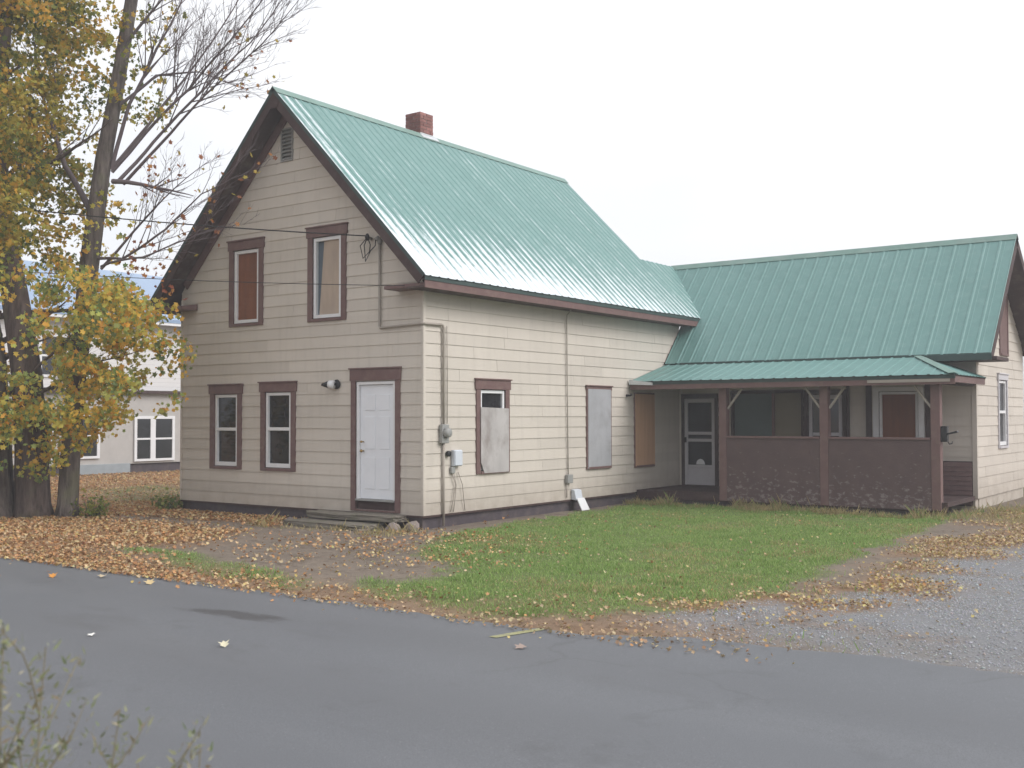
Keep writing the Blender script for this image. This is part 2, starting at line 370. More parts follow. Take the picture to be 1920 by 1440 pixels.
# numpy value noise for masks and scatter
_tab = rng.random((256, 256))
def vnoise(x, y, s, o=0.0):
    x = np.asarray(x) / s + 31.7 + o; y = np.asarray(y) / s + 17.3 + o * 1.7
    xi, yi = np.floor(x).astype(int), np.floor(y).astype(int); fx, fy = x - xi, y - yi
    fx, fy = fx * fx * (3 - 2 * fx), fy * fy * (3 - 2 * fy)
    T = lambda a, b: _tab[a & 255, b & 255]
    return (T(xi, yi) * (1 - fx) + T(xi + 1, yi) * fx) * (1 - fy) + (T(xi, yi + 1) * (1 - fx) + T(xi + 1, yi + 1) * fx) * fy
def fbm(x, y, s, o=0.0): return .55 * vnoise(x, y, s, o) + .28 * vnoise(x, y, s / 2.1, o + 5) + .17 * vnoise(x, y, s / 4.3, o + 9)
def smooth(a, b, x):
    t = np.clip((x - a) / (b - a), 0, 1); return t * t * (3 - 2 * t)
def sdist(poly, x, y):           # signed distance, positive inside
    P = np.array(poly, float); Q = np.roll(P, -1, 0); d = np.full(x.shape, 1e9); ins = np.zeros(x.shape, bool)
    for (ax, ay), (bx, by) in zip(P, Q):
        ex, ey = bx - ax, by - ay; t = np.clip(((x - ax) * ex + (y - ay) * ey) / (ex * ex + ey * ey), 0, 1)
        d = np.minimum(d, np.hypot(x - ax - t * ex, y - ay - t * ey))
        if ay != by:
            c = (ay > y) != (by > y); ins ^= c & (x < (bx - ax) * (y - ay) / (by - ay) + ax)
    return np.where(ins, d, -d)

# ------------------------------------------------------------------ terrain, road
def edge(x): return -5.50 + .52 * smooth(6.4, 7.7, x) + .10 * smooth(7.7, 9.5, x) + .13 * (fbm(x, x * 0 + 3, 1.1) - .5)
def near_edge(x): return -12.35 + .3 * (fbm(x, x * 0 + 8, 1.5) - .5)
def gz(x, y):
    x, y = np.asarray(x, float), np.asarray(y, float)
    e = edge(x); t = smooth(e + 1.0, e + .02, y); n = near_edge(x)
    z = -.225 - .095 * t - .06 * smooth(e, e - .25, y) + .14 * smooth(n + .05, n - 1.0, y)
    amp = .035 * (1 - .8 * smooth(e + .4, e, y))
    z = z + amp * (fbm(x, y, 1.4) - .5)
    far = np.hypot(x, y); z = z + .6 * smooth(60, 200, far) * (fbm(x, y, 60) - .3)
    return z
LAWN = [(.55, .2), (1.0, -.9), (2.1, -2.4), (3.75, -3.75), (3.0, -4.55), (3.3, -5.1), (5, -5.2), (6.3, -5.0), (7.1, -4.5), (7.45, -3.2), (7.3, -1.2), (7.0, 1.5), (6.9, 4), (6.9, 8.5), (6.7, 9.1), (5, 7.3), (.3, 7.3), (.4, 2.5)]
STRIP = [(-1.7, -4.2), (0, -4.35), (1.4, -4.65), (2.7, -4.85), (2.5, -5.1), (1, -5.0), (-.6, -4.8), (-1.8, -4.6)]
BACK = [(-9.5, .6), (-7, .2), (-6.9, 2.2), (-9, 4.5), (-14, 5), (-14, 2.5)]
GRAV = [(7.0, -4.75), (7.65, -3.4), (8.3, -1.6), (8.1, .6), (7.8, 3), (8.6, 5.2), (14, 5.5), (40, 4), (40, -4.7), (9, -4.8)]
def zones(x, y):
    wx = x + .6 * (fbm(x, y, 1.0, 2) - .5) + .45 * (fbm(x, y, .38, 4) - .5); wy = y + .6 * (fbm(x, y, 1.0, 7) - .5) + .45 * (fbm(x, y, .38, 6) - .5)
    lawn = smooth(-.12, .28, sdist(LAWN, wx, wy)); lawn = np.maximum(lawn, .9 * smooth(-.1, .2, sdist(STRIP, wx, wy)))
    lawn = np.maximum(lawn, .6 * smooth(-.5, .5, sdist(BACK, wx, wy)))
    farg = .75 * smooth(14, 20, np.hypot(x - 2, y + 2)) * smooth(.25, .6, fbm(x, y, 6, 3)); lawn = np.maximum(lawn, farg * (y > -5))
    lawn = np.maximum(lawn, .8 * smooth(-12.4, -13.0, y))
    grav = smooth(-.35, .3, sdist(GRAV, wx, wy)) * smooth(.18, .42, fbm(x, y, .9, 11) + .12)
    leaf = smooth(1.05, .25, wy - edge(x)) * smooth(8.9, 6.6, x) * (.5 + .5 * smooth(3, 0, x))
    leaf = np.maximum(leaf, smooth(-.6, -3.0, wx) * smooth(-1.4, -2.6, wy) * smooth(-.25, .05, -sdist(STRIP, wx, wy)) * (y > -5.7))
    leaf = np.maximum(leaf, smooth(-6.0, -6.8, wx) * smooth(-5.8, -5.4, y) * smooth(16, 12, y) * (1 - .55 * smooth(-.5, .6, sdist(BACK, wx, wy))))
    leaf = np.maximum(leaf, .9 * smooth(-1.9, -2.9, wx) * smooth(-1.35, -.75, wy) * smooth(.3, -.1, wy))
    rim = np.abs(sdist(GRAV, wx, wy)); leaf = np.maximum(leaf, .8 * smooth(.9, .2, rim) * smooth(.28, .5, fbm(x, y, .8, 21)) * (x < 9.5) * (y > -4.3) * (y < 7))
    leaf = np.maximum(leaf, .5 * smooth(4.5, 6, y) * smooth(6.6, 7.4, x) * (x < 14) * smooth(.4, .6, fbm(x, y, .9, 17)))
    path = smooth(-.2, .4, sdist([(-2.4, -.9), (-2.3, -2.6), (.4, -4.1), (2.4, -4.7), (3.4, -4.2), (1.2, -1.8), (-.3, -.3)], wx, wy))
    leaf = leaf * (1 - .8 * path)
    return lawn * (1 - .5 * leaf), grav * (1 - lawn), np.clip(leaf, 0, 1)
def axis(lo, hi, step, far, n=26):
    c = np.arange(lo, hi + 1e-6, step); g = np.geomspace(step, far, n).cumsum(); g = g * (far / g[-1])
    return np.concatenate([lo - g[::-1], c, hi + g])
gx, gy = axis(-13, 13, .13, 900), axis(-14.5, 15, .13, 900)
X, Y = np.meshgrid(gx, gy, indexing='ij'); Z = gz(X, Y); nx, ny = X.shape
idx = np.arange(nx * ny).reshape(nx, ny)
quads = np.stack([idx[:-1, :-1], idx[1:, :-1], idx[1:, 1:], idx[:-1, 1:]], -1).reshape(-1, 4)
me = bpy.data.meshes.new('ground'); me.vertices.add(nx * ny); me.vertices.foreach_set('co', np.stack([X, Y, Z], -1).ravel())
me.loops.add(quads.size); me.loops.foreach_set('vertex_index', quads.ravel().astype(np.int32))
me.polygons.add(len(quads)); me.polygons.foreach_set('loop_start', np.arange(0, quads.size, 4, dtype=np.int32))
me.update(calc_edges=True); me.polygons.foreach_set('use_smooth', np.ones(len(quads), bool))
za, zb, zc = zones(X.ravel(), Y.ravel())
at = me.attributes.new('zone', 'FLOAT_COLOR', 'POINT'); at.data.foreach_set('color', np.stack([za, zb, zc, np.ones_like(za)], -1).ravel().astype(np.float32))
me.materials.append(MT['ground']); tag(link('ground', me), kind='structure', label='yard of bare soil, gravel and leaf litter around the house')
RZ = -.300
xs = np.concatenate([np.linspace(-160, -16, 20), np.arange(-15, 15, .12), np.linspace(16, 160, 20)])
ea, eb = edge(xs), near_edge(xs); ea = ea + rng.normal(0, .018, len(xs)); v, f = [], []
for x, a, b in zip(xs, ea, eb):
    v += [(x, a, RZ - .012), (x, a - .12, RZ), (x, (a + b) / 2, RZ + .02), (x, b + .1, RZ), (x, b, RZ - .012)]
for i in range(len(xs) - 1):
    for k in range(4): f.append((i * 5 + k, i * 5 + k + 1, i * 5 + 6 + k, i * 5 + 5 + k))
road = link('road', mesh_from('road', v, f, 'asphalt', True)); tag(road, 'grey asphalt street along the front of the yard', kind='structure')
def road_z(x, y):
    a, b = float(edge(np.array(x))), float(near_edge(np.array(x))); mid = (a + b) / 2
    return RZ + .02 * (1 - min(1, abs(y - mid) / ((a - b) / 2 - .1)))
ym = MB()
for k in range(4):
    y0, y1 = -6.12 + k * .15, -6.12 + (k + 1) * .15 - .002; x0, x1 = 6.03 + .035 * k, 6.03 + .035 * (k + 1)
    ym.poly([(x0, y0, road_z(x0, y0) + .005), (x0 + .095, y0, road_z(x0, y0) + .005), (x1 + .095, y1, road_z(x1, y1) + .005), (x1, y1, road_z(x1, y1) + .005)])
tag(ym.build('road_marking', 'yellow'), 'short faded yellow paint line at the road edge', kind='structure')

# ------------------------------------------------------------------ farmhouse
W, R, OV, EV, ER = 6.395, 7.63, .44, .43, 3.96           # width, ridge, front overhang, eave overhang, eave height
S = (R - ER) / (EV + W / 2); XR = -W / 2
LB, LF, YR, HR, EX, EO, YE, ZE = 9.17, 9.17, 10.86, 5.43, 6.57, .46, 8.40, 2.86
S2 = (HR - ZE) / (YR - YE); X1 = XR + (R - HR) / S
S3 = .735; YB = 14.0                                      # shallower back slope of the ell
house = thing('farmhouse', (-3, 4, -.22), 'tan clapboard farmhouse with green metal roof, brown trim and boarded windows', 'house')
FG = Frame((0, 0, 0), (1, 0, 0), (0, -1, 0)); FS = Frame((0, 0, 0), (0, 1, 0), (1, 0, 0))
FE = Frame((0, LF, 0), (1, 0, 0), (0, -1, 0)); FR = Frame((EX, 0, 0), (0, 1, 0), (1, 0, 0))
FL = Frame((-W, 0, 0), (0, 1, 0), (-1, 0, 0))
COURSE = .2064
def sub(rects, h):
    res = []
    for a0, a1, b0, b1 in rects:
        if h[1] <= a0 or h[0] >= a1 or h[3] <= b0 or h[2] >= b1: res.append((a0, a1, b0, b1)); continue
        if h[2] > b0: res.append((a0, a1, b0, h[2]))
        if h[3] < b1: res.append((a0, a1, h[3], b1))
        m0, m1 = max(b0, h[2]), min(b1, h[3])
        if h[0] > a0: res.append((a0, h[0], m0, m1))
        if h[1] < a1: res.append((h[1], a1, m0, m1))
    return [r for r in res if r[1] - r[0] > .004 and r[3] - r[2] > .004]
def clad(name, fr, u0, u1, ztop, holes, lo=lambda z: -1e9, hi=lambda z: 1e9, length=3.66, seed=1, boards=True, joints=True):
    rd = random.Random(seed); sh = MB()
    full = sub_rects = [(u0, u1, 0, ztop)]
    pieces = []; n = math.ceil(ztop / COURSE - .01)
    for k in range(n):
        z0, z1 = k * COURSE, min((k + 1) * COURSE, ztop); cuts = [u0]; u = u0 + rd.uniform(.6, length)
        while joints and u < u1 - .5: cuts.append(u); u += length
        cuts.append(u1)
        for a, b in zip(cuts, cuts[1:]):
            rs = [(a, b, z0, z1)]
            for h in holes: rs = sub(rs, h)
            pieces += [(r, z0, b < u1 - 1e-6) for r in rs]
    def quad(r, n0, n1, gap=0):
        a, b, c, d = r
        A0, B0, A1, B1 = max(a, lo(c)), min(b, hi(c)), max(a, lo(d)), min(b, hi(d))
        if B0 - A0 < .02: return None
        if B1 < A1: A1 = B1 = (A1 + B1) / 2
        B0 -= gap; B1 -= gap
        return A0, B0, A1, B1
    for r, z0, j in pieces:                                # sheathing behind the boards, real openings left free
        q = quad(r, 0, 0)
        if not q: continue
        A0, B0, A1, B1 = q; c, d = r[2], r[3]
        sh.hexa([fr.p(A0, -.03, c), fr.p(B0, -.03, c), fr.p(B1, -.03, d), fr.p(A1, -.03, d)], [fr.p(A0, 0, c), fr.p(B0, 0, c), fr.p(B1, 0, d), fr.p(A1, 0, d)])
    wall = sh.build(name, 'sheath', house)
    for r, z0, j in pieces:
        q = quad(r, 0, 0, .003 if j else 0)
        if not q: continue
        A0, B0, A1, B1 = q; c, d = r[2], r[3]; w_ = rd.uniform(-.0015, .0015)
        t = lambda z: .0205 - .013 * (z - z0) / COURSE + w_
        mb = MB().hexa([fr.p(A0, .001, c), fr.p(B0, .001, c), fr.p(B1, .001, d), fr.p(A1, .001, d)], [fr.p(A0, t(c), c), fr.p(B0, t(c), c), fr.p(B1, t(d), d), fr.p(A1, t(d), d)])
        mb.build('siding_board', 'siding', wall)
    return wall
# window openings as (u0, u1, z0, z1)
UL, UR = (-4.80, -4.07, 3.44, 4.86), (-2.62, -1.89, 3.42, 4.90)
LL, LR = (-5.35, -4.66, .70, 2.10), (-3.88, -3.17, .70, 2.12)
DOOR = (-1.53, -.60, .05, 2.27)
SW1, SW2, SW3 = (1.52, 2.27, .68, 2.14), (5.10, 5.98, .62, 2.20), (7.06, 7.86, .58, 2.12)
ED1, ED2 = (.13, .92, .05, 2.07), (3.13, 3.89, .05, 2.12)
EW1 = (4.66, 5.47, .95, 2.16)
RW1, RW2 = (11.10, 11.86, 1.0, 2.42), (11.33, 12.0, 3.0, 4.2)
zsof = .215
glo = lambda z: XR - (R - zsof - z) / S; ghi = lambda z: XR + (R - zsof - z) / S
gw = clad('gable_wall', FG, -W, 0, R - zsof - .05, [UL, UR, LL, LR, DOOR, (-3.47, -3.15, 6.40, 7.02)], glo, ghi, seed=3)
sw = clad('side_wall', FS, 0, LF, 3.80, [SW1, SW2, SW3], seed=5)
ew = clad('ell_front_wall', FE, -.02, EX, 3.3, [ED1, ED2, EW1, (1.37, 2.98, .95, 2.17)], seed=8)
rlo = lambda z: YR - (HR - .2 - z) / S2; rhi = lambda z: YR + (HR - .2 - z) / S3
rw = clad('ell_gable_wall', FR, LF + .03, YB - .35, HR - .25, [RW1, RW2], rlo, rhi, seed=9, length=1.22)
# hidden rear and left walls: plain sheathing
MB().box(-W, -W + .1, .03, LF - .1, 0, 4.1).build('left_wall', 'siding', house)
mb = MB(); mb.prism([(-W, LF - .12, 0), (-.03, LF - .12, 0), (-.03, LF - .12, 4.1), (XR, LF - .12, R - .3), (-W, LF - .12, 4.1)], (0, .08, 0)).build('rear_gable_wall', 'siding', house)
MB().box(-1.2, EX - .04, YB - .45, YB - .37, 0, 3.0).build('ell_rear_wall', 'siding', house)
# corner trims
for fr_, u_, zt in ((FG, -.028, 3.78), (FG, -W, 4.0)):
    bevel(MB().box(fr_.p(u_, 0, 0).x, fr_.p(u_, 0, 0).x + .034 if u_ > -1 else fr_.p(u_, 0, 0).x + .03, -.034, -.001, 0, zt).build('corner_board', 'siding', house), .003)
bevel(MB().box(.001, .034, -.032, .03, 0, 3.78).build('corner_board', 'siding', house), .003)
bevel(MB().box(.028, .075, LF - .06, LF - .001, 0, 3.2).build('corner_board', 'siding', house), .003)
bevel(MB().box(EX - .06, EX + .033, LF - .033, LF + .05, 0, 3.0).build('corner_board', 'siding', house), .003)
# foundation
fm = MB()
fm.box(-W + .03, -.03, .02, .25, -.5, -.001).box(-.28, -.03, .25, LF, -.5, -.001).box(-W + .03, -W + .25, .25, LF, -.5, -.001)
MB().box(-.03, EX - .03, LF + .02, LF + .25, -.5, -.001).box(EX - .28, EX - .012, LF + .25, YB - .4, -.5, -.001).build('foundation', 'siding', house)
fm.build('foundation', 'found', house)
sb = MB().box(-W + .005, .022, -.022, .02, -.035, .0).box(.0, .022, .02, 7.0, -.035, .0)
sb.build('sill_board', 'brown_dark', house)

# ---- openings
def casing(fr, o, cw=.12, head=.17, ear=.03, sill=.05, m='brown', name='window', top=True, proud=.042, label=None):
    u0, u1, z0, z1 = o; mb = MB()
    fr.box(mb, u0 - cw, u0, .0, proud, z0 - sill, z1); fr.box(mb, u1, u1 + cw, .0, proud, z0 - sill, z1)
    if top:
        fr.box(mb, u0 - cw - ear, u1 + cw + ear, .0, proud + .008, z1, z1 + head); fr.box(mb, u0 - cw - ear - .015, u1 + cw + ear + .015, .0, proud + .03, z1 + head, z1 + head + .025)
    else: fr.box(mb, u0 - cw, u1 + cw, .0, proud, z1, z1 + head)
    fr.box(mb, u0 - .001, u1 + .001, .0, proud + .015, z0 - sill, z0 - .001)
    ob = bevel(mb.build(name, m, house), .003)
    if label: ob['label'] = label
    rv = MB()                                                # reveal (jambs) so that the opening is closed behind the trim
    fr.box(rv, u0, u0 + .012, -.14, -.001, z0, z1); fr.box(rv, u1 - .012, u1, -.14, -.001, z0, z1)
    fr.box(rv, u0 + .012, u1 - .012, -.14, -.001, z1 - .012, z1); fr.box(rv, u0 + .012, u1 - .012, -.14, -.001, z0, z0 + .012)
    fr.box(rv, u0, u1, -.16, -.141, z0, z1)
    rv.build('jamb', 'brown_dark', ob); return ob
def sash(fr, par, o, fwd=.055, m='white', n0=-.06, n1=.012, mid=None, bottom=None):
    u0, u1, z0, z1 = o; u0 += .013; u1 -= .013; z0 += .013; z1 -= .013; mb = MB(); bt = bottom or fwd
    fr.box(mb, u0, u0 + fwd, n0, n1, z0, z1); fr.box(mb, u1 - fwd, u1, n0, n1, z0, z1)
    fr.box(mb, u0 + fwd, u1 - fwd, n0, n1, z1 - fwd, z1); fr.box(mb, u0 + fwd, u1 - fwd, n0, n1, z0, z0 + bt)
    if mid: fr.box(mb, u0 + fwd, u1 - fwd, n0 + .005, n1 - .004, mid - .03, mid + .03)
    ob = bevel(mb.build('frame', m, par), .003); return (u0 + fwd, u1 - fwd, z0 + bt, z1 - fwd)
def pane(fr, par, r, n=-.045, m='glass', name='pane', t=.006):
    return fbox(fr, r[0], r[1], n - t, n, r[2], r[3]).build(name, m, par)
def double_hung(fr, o, label=None, **k):
    wd = casing(fr, o, label=label, **k); md = (o[2] + o[3]) / 2 + .02; r = sash(fr, wd, o, mid=md, bottom=.075)
    pane(fr, wd, (r[0], r[1], md + .028, r[3]), -.03); pane(fr, wd, (r[0], r[1], r[2], md - .028), -.045); return wd
double_hung(FG, LL); double_hung(FG, LR)
# upper gable windows, boarded inside the frame
wd = casing(FG, UL, label='upper window boarded with red brown wood'); r = sash(FG, wd, UL, .06)
pane(FG, wd, r, -.035, 'board_red', 'boarding', .012)
wd = casing(FG, UR, label='upper window with tan board and dark curtain edge'); r = sash(FG, wd, UR, .06)
pane(FG, wd, r, -.05, 'curtain', 'curtain', .01)
FG.u  # tan board leans, leaving a wedge of curtain showing
mb = MB(); a, b, c, d = r
mb.hexa([FG.p(a + .05, -.045, c), FG.p(b, -.045, c), FG.p(b, -.045, d), FG.p(a + .17, -.045, d)], [FG.p(a + .05, -.03, c), FG.p(b, -.03, c), FG.p(b, -.03, d), FG.p(a + .17, -.03, d)])
mb.build('boarding', 'board_tan', wd)
# side wall windows
wd = casing(FS, SW1, label='side window with board over its lower two thirds'); r = sash(FS, wd, SW1)
pane(FS, wd, (r[0], r[1], 1.45, r[3]), -.03)
mb = MB(); q0, q1 = .0, .05
pts = [(1.50, .84), (1.50, 1.82), (2.335, 1.80), (2.335, .645), (1.60, .645), (1.56, .72)]
mb.prism([FS.p(u, .05, z) for u, z in pts], (.012, 0, 0)); mb.build('boarding', 'board_grey', wd)
wd = casing(FS, SW2, cw=.05, head=.07, ear=.01, label='side window fully covered by grey sheet')
fbox(FS, 5.085, 5.985, .044, .055, .585, 2.215).build('boarding', 'board_zinc', wd)
wd = casing(FS, SW3, cw=.05, head=.05, top=False, label='side window covered with bare plywood')
fbox(FS, 7.03, 7.885, .044, .056, .56, 2.14).build('boarding', 'ply', wd)
# front door
def panel_door(fr, o, par, n=-.03):
    u0, u1, z0, z1 = o; mb = MB(); fr.box(mb, u0, u1, n - .04, n, z0, z1)
    w_ = (u1 - u0); cols = ((u0 + .11, u0 + w_ / 2 - .05), (u0 + w_ / 2 + .05, u1 - .11))
    dr = bevel(mb.build('door', 'door', par), .002)
    for (a, b) in cols:
        for c, d in ((z0 + .17, z0 + .72), (z0 + .86, z0 + 1.42), (z0 + 1.53, z0 + 1.80)):
            bevel(fbox(fr, a, b, n + .0005, n + .009, c, d).build('panel', 'door', par), .006)
    return dr
dc = casing(FG, (-1.53, -.60, .05, 2.28), cw=.11, head=.20, ear=.02, sill=.03, name='door_casing')
dj = MB(); FG.box(dj, -1.515, -1.465, -.07, .02, .20, 2.262); FG.box(dj, -.66, -.615, -.07, .02, .20, 2.262); FG.box(dj, -1.465, -.66, -.07, .02, 2.21, 2.262)
bevel(dj.build('frame', 'white', dc), .003)
panel_door(FG, (-1.462, -.663, .235, 2.205), dc)
fbox(FG, -1.515, -.615, -.1, .055, .20, .232).build('threshold', 'grey', dc)
fbox(FG, -1.515, -.615, -.06, -.02, .062, .198).build('kick_board', 'brown_dark', dc)
for z_, r_ in ((1.06, .03), (1.22, .022)):
    MB().tube([(-1.39, .028, z_), (-1.39, -.01, z_), (-1.39, -.03, z_)], [r_ * .5, r_ * .5, r_], 12).tube([(-1.39, -.03, z_), (-1.39, -.05, z_)], [r_, r_ * .6], 12).build('knob', 'brass', dc, True)
# storm doors on the porch
def storm_door(fr, o, label):
    u0, u1, z0, z1 = o; d = casing(fr, o, cw=.09, head=.10, top=False, m='brown_dark', name='door_casing', sill=.03, label=label)
    mb = MB(); a0, a1, b0, b1 = u0 + .013, u1 - .013, z0 + .013, z1 - .013; s = .075; zs = [b0, b0 + .40, b0 + .47, b0 + 1.0, b0 + 1.07, b0 + 1.16, b0 + 1.23, b1 - .09, b1]
    fr.box(mb, a0, a0 + s, -.05, .01, b0, b1); fr.box(mb, a1 - s, a1, -.05, .01, b0, b1)
    for c, e in ((b0, b0 + .06), (zs[1], zs[2] - .01), (zs[3], zs[4]), (zs[5], zs[6]), (zs[7], zs[8])): fr.box(mb, a0 + s, a1 - s, -.05, .008, c, e)
    bevel(mb.build('frame', 'alu', d), .004)
    pane(fr, d, (a0 + s, a1 - s, b0 + .06, zs[1]), -.02, 'alu', 'kick_panel')
    for c, e in ((zs[2] - .01, zs[3]), (zs[4], zs[5]), (zs[6], zs[7])): pane(fr, d, (a0 + s, a1 - s, c, e), -.03)
    fr.box(MB(), 0, 0, 0, 0, 0, 0)
    fbox(fr, a0 + .015, a0 + .05, .012, .04, b0 + .98, b0 + 1.10).build('handle', 'black', d); return d
sd_ = storm_door(FE, ED1, 'metal storm door opening onto the porch')
MB().prism([FE.p(.53 + .11 * math.cos(a_ * math.pi / 10), -.028, .535 + .13 * math.sin(a_ * math.pi / 10)) for a_ in range(11)], (0, -.006, 0)).build('white_decal', 'white', sd_)
storm_door(FE, ED2, 'second storm door behind the half wall')
# ell front window and wall panels
wd = casing(FE, EW1, cw=.12, head=.09, m='white', top=False, label='porch window with wide pale frame'); r = sash(FE, wd, EW1, .05, 'white')
pane(FE, wd, r, -.03, 'board_red', 'boarding', .01)
for u0, u1 in ((4.40, 4.52), (5.61, 5.72), (3.99, 4.05)): fbox(FE, u0, u1, .03, .05, .05, 2.3).build('trim_board', 'brown_dark', house)
wd = casing(FE, (1.37, 2.98, .95, 2.17), cw=.05, head=.06, top=False, m='brown_dark', label='wide porch window of two covered lights')
fbox(FE, 1.39, 2.30, -.06, -.03, .965, 2.155).build('boarding', 'teal', wd); fbox(FE, 2.30, 2.36, -.06, .02, .965, 2.155).build('mullion', 'brown', wd)
fbox(FE, 2.36, 2.965, -.06, -.02, .965, 2.155).build('boarding', 'olive', wd)
# ell gable windows
double_hung(FR, RW1, cw=.06, head=.12, m='alu', label='gable end window with white sash')
wd = casing(FR, RW2, cw=.07, head=.1, top=False, label='upper gable window boarded brown'); fbox(FR, RW2[0], RW2[1], .01, .03, RW2[2], RW2[3]).build('boarding', 'brown', wd)
# louvred gable vent
vt = MB(); FG.box(vt, -3.47, -3.445, -.05, .04, 6.40, 7.02); FG.box(vt, -3.175, -3.15, -.05, .04, 6.40, 7.02); FG.box(vt, -3.445, -3.175, -.05, .04, 6.995, 7.02); FG.box(vt, -3.445, -3.175, -.05, .04, 6.40, 6.425)
FG.box(vt, -3.445, -3.175, -.06, -.05, 6.425, 6.995)
vent = vt.build('gable_vent', 'grey', house)
for k in range(8):
    z = 6.435 + k * .07
    MB().hexa([FG.p(-3.445, .03, z), FG.p(-3.175, .03, z), FG.p(-3.175, -.03, z + .05), FG.p(-3.445, -.03, z + .05)], [FG.p(-3.445, .036, z + .01), FG.p(-3.175, .036, z + .01), FG.p(-3.175, -.024, z + .06), FG.p(-3.445, -.024, z + .06)]).build('slat', 'grey', vent)

# ---- roofs: deck + individual ribbed sheets
def rib_profile(width, pitch):
    pts = []; n = round(width / pitch)
    for k in range(n):
        c = (k + .5) * pitch
        pts += [(c - pitch / 2 + .0, 0), (c - .034, 0), (c - .016, .012), (c + .016, .012), (c + .034, 0)]
        if pitch > .28: pts += [(c + pitch * .28, 0), (c + pitch * .28 + .012, .006), (c + pitch * .28 + .024, 0)]
    pts.append((width, 0)); return pts
def sheets(par, m, u0, u1, at, v0, v1, width=.915, pitch=.2288, seed=0):
    """at(u, v, h) -> point; v0(u), v1(u) the slope limits; each sheet is its own object"""
    rd = random.Random(seed); u = u0
    while u < u1 - .03:
        e = min(u + width, u1); prof = [(a, h) for a, h in rib_profile(width, pitch) if u + a <= e + 1e-6]
        if prof[-1][0] < e - u - 1e-4: prof.append((e - u, 0))
        lift = rd.uniform(0, .003); mb = MB(); k = len(prof); dv = rd.uniform(-.008, .008)
        NV = 3
        for i in range(NV + 1):
            for a, h in prof:
                uu = u + a; A, B = v0(uu), v1(uu) + dv; mb.v.append(tuple(at(uu, A + (B - A) * i / NV, h + lift + .004)))
        for i in range(NV):
            for j in range(k - 1): mb.f.append((i * k + j, i * k + j + 1, (i + 1) * k + j + 1, (i + 1) * k + j))
        if max(v1(u + a) - v0(u + a) for a, _ in prof) > .03:
            o = mb.build('metal_sheet', m, par, fix=False)
            sd = o.modifiers.new('gauge', 'SOLIDIFY'); sd.thickness = .003; sd.offset = -1
        u = e
nR = Vector((S, 0, 1)).normalized(); nL = Vector((-S, 0, 1)).normalized()
nF = Vector((0, -S2, 1)).normalized(); nB = Vector((0, S3, 1)).normalized()
L1 = math.hypot(EV + W / 2, R - ER); c1, s1 = (EV + W / 2) / L1, (R - ER) / L1
atR = lambda u, v, h: Vector((XR + v * c1, u, R - v * s1)) + nR * h
atL = lambda u, v, h: Vector((XR - v * c1, u, R - v * s1)) + nL * h
L2 = math.hypot(YR - YE, HR - ZE); c2, s2 = (YR - YE) / L2, (HR - ZE) / L2
atF = lambda u, v, h: Vector((u, YR - v * c2, HR - v * s2)) + nF * h
L3 = math.hypot(YB - YR, (YB - YR) * S3); c3, s3 = (YB - YR) / L3, (YB - YR) * S3 / L3
atB = lambda u, v, h: Vector((u, YR + v * c3, HR - v * s3)) + nB * h
vR = (R - HR) / s1
v0R = lambda y: 0 if y <= LB else vR
TH = .10
deck = MB()
yvl = YR - (HR - ER) / S2
def slab(at, pts): deck.hexa([at(u, v, -TH) for u, v in pts], [at(u, v, -.004) for u, v in pts])
slab(atR, [(-OV, 0), (LB, 0), (LB, L1 - .015), (-OV, L1 - .015)]); slab(atL, [(-OV, 0), (LB, 0), (LB, L1 - .015), (-OV, L1 - .015)])
slab(atR, [(LB, vR), (YR, vR), (yvl, L1 - .015), (LB, L1 - .015)])
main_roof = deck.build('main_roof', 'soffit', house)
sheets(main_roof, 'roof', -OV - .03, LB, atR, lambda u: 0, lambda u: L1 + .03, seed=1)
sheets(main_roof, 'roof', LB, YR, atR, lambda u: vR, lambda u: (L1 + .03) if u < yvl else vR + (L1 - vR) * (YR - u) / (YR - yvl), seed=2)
sheets(main_roof, 'roof2', -OV - .03, LB, atL, lambda u: 0, lambda u: L1 + .03, seed=3)
deck = MB()
slab(atF, [(0.0, 0), (EX + EO, 0), (EX + EO, L2 - .015), (0.0, L2 - .015)]); slab(atB, [(-1.2, 0), (EX + EO, 0), (EX + EO, L3), (-1.2, L3)])
slab(atF, [(X1, 0), (0, 0), (0, .62 * L2), (X1 + .3, .2)])
ell_roof = deck.build('ell_roof', 'soffit', house)
sheets(ell_roof, 'roof2', X1, EX + EO + .02, atF, lambda u: 0, lambda u: (L2 + .03) if u > .03 else .05 + L2 * .55 * (u - X1) / (0 - X1), .915, .305, seed=4)
sheets(ell_roof, 'roof2', -1.2, EX + EO + .02, atB, lambda u: 0, lambda u: L3 + .03, .915, .305, seed=5)
def ridge_cap(par, a, b, dl, dr, m='ridge', wdt=.17):
    mb = MB(); a, b = Vector(a), Vector(b)
    for d in (dl, dr):
        d = Vector(d).normalized() * wdt; mb.hexa([a, b, b + d, a + d], [a + Vector((0, 0, .012)), b + Vector((0, 0, .012)), b + d + Vector((0, 0, .008)), a + d + Vector((0, 0, .008))])
    mb.build('ridge_cap', m, par)
ridge_cap(main_roof, (XR, -OV - .05, R + .034), (XR, LB + .02, R + .034), (-1, 0, -S), (1, 0, -S))
ridge_cap(ell_roof, (X1 - .05, YR, HR + .03), (EX + EO + .03, YR, HR + .03), (0, -1, -S2), (0, 1, -S3))
vmb = MB(); a_, b_ = Vector((X1, YR, HR)), Vector((EV, yvl, ER)); vm = MB()
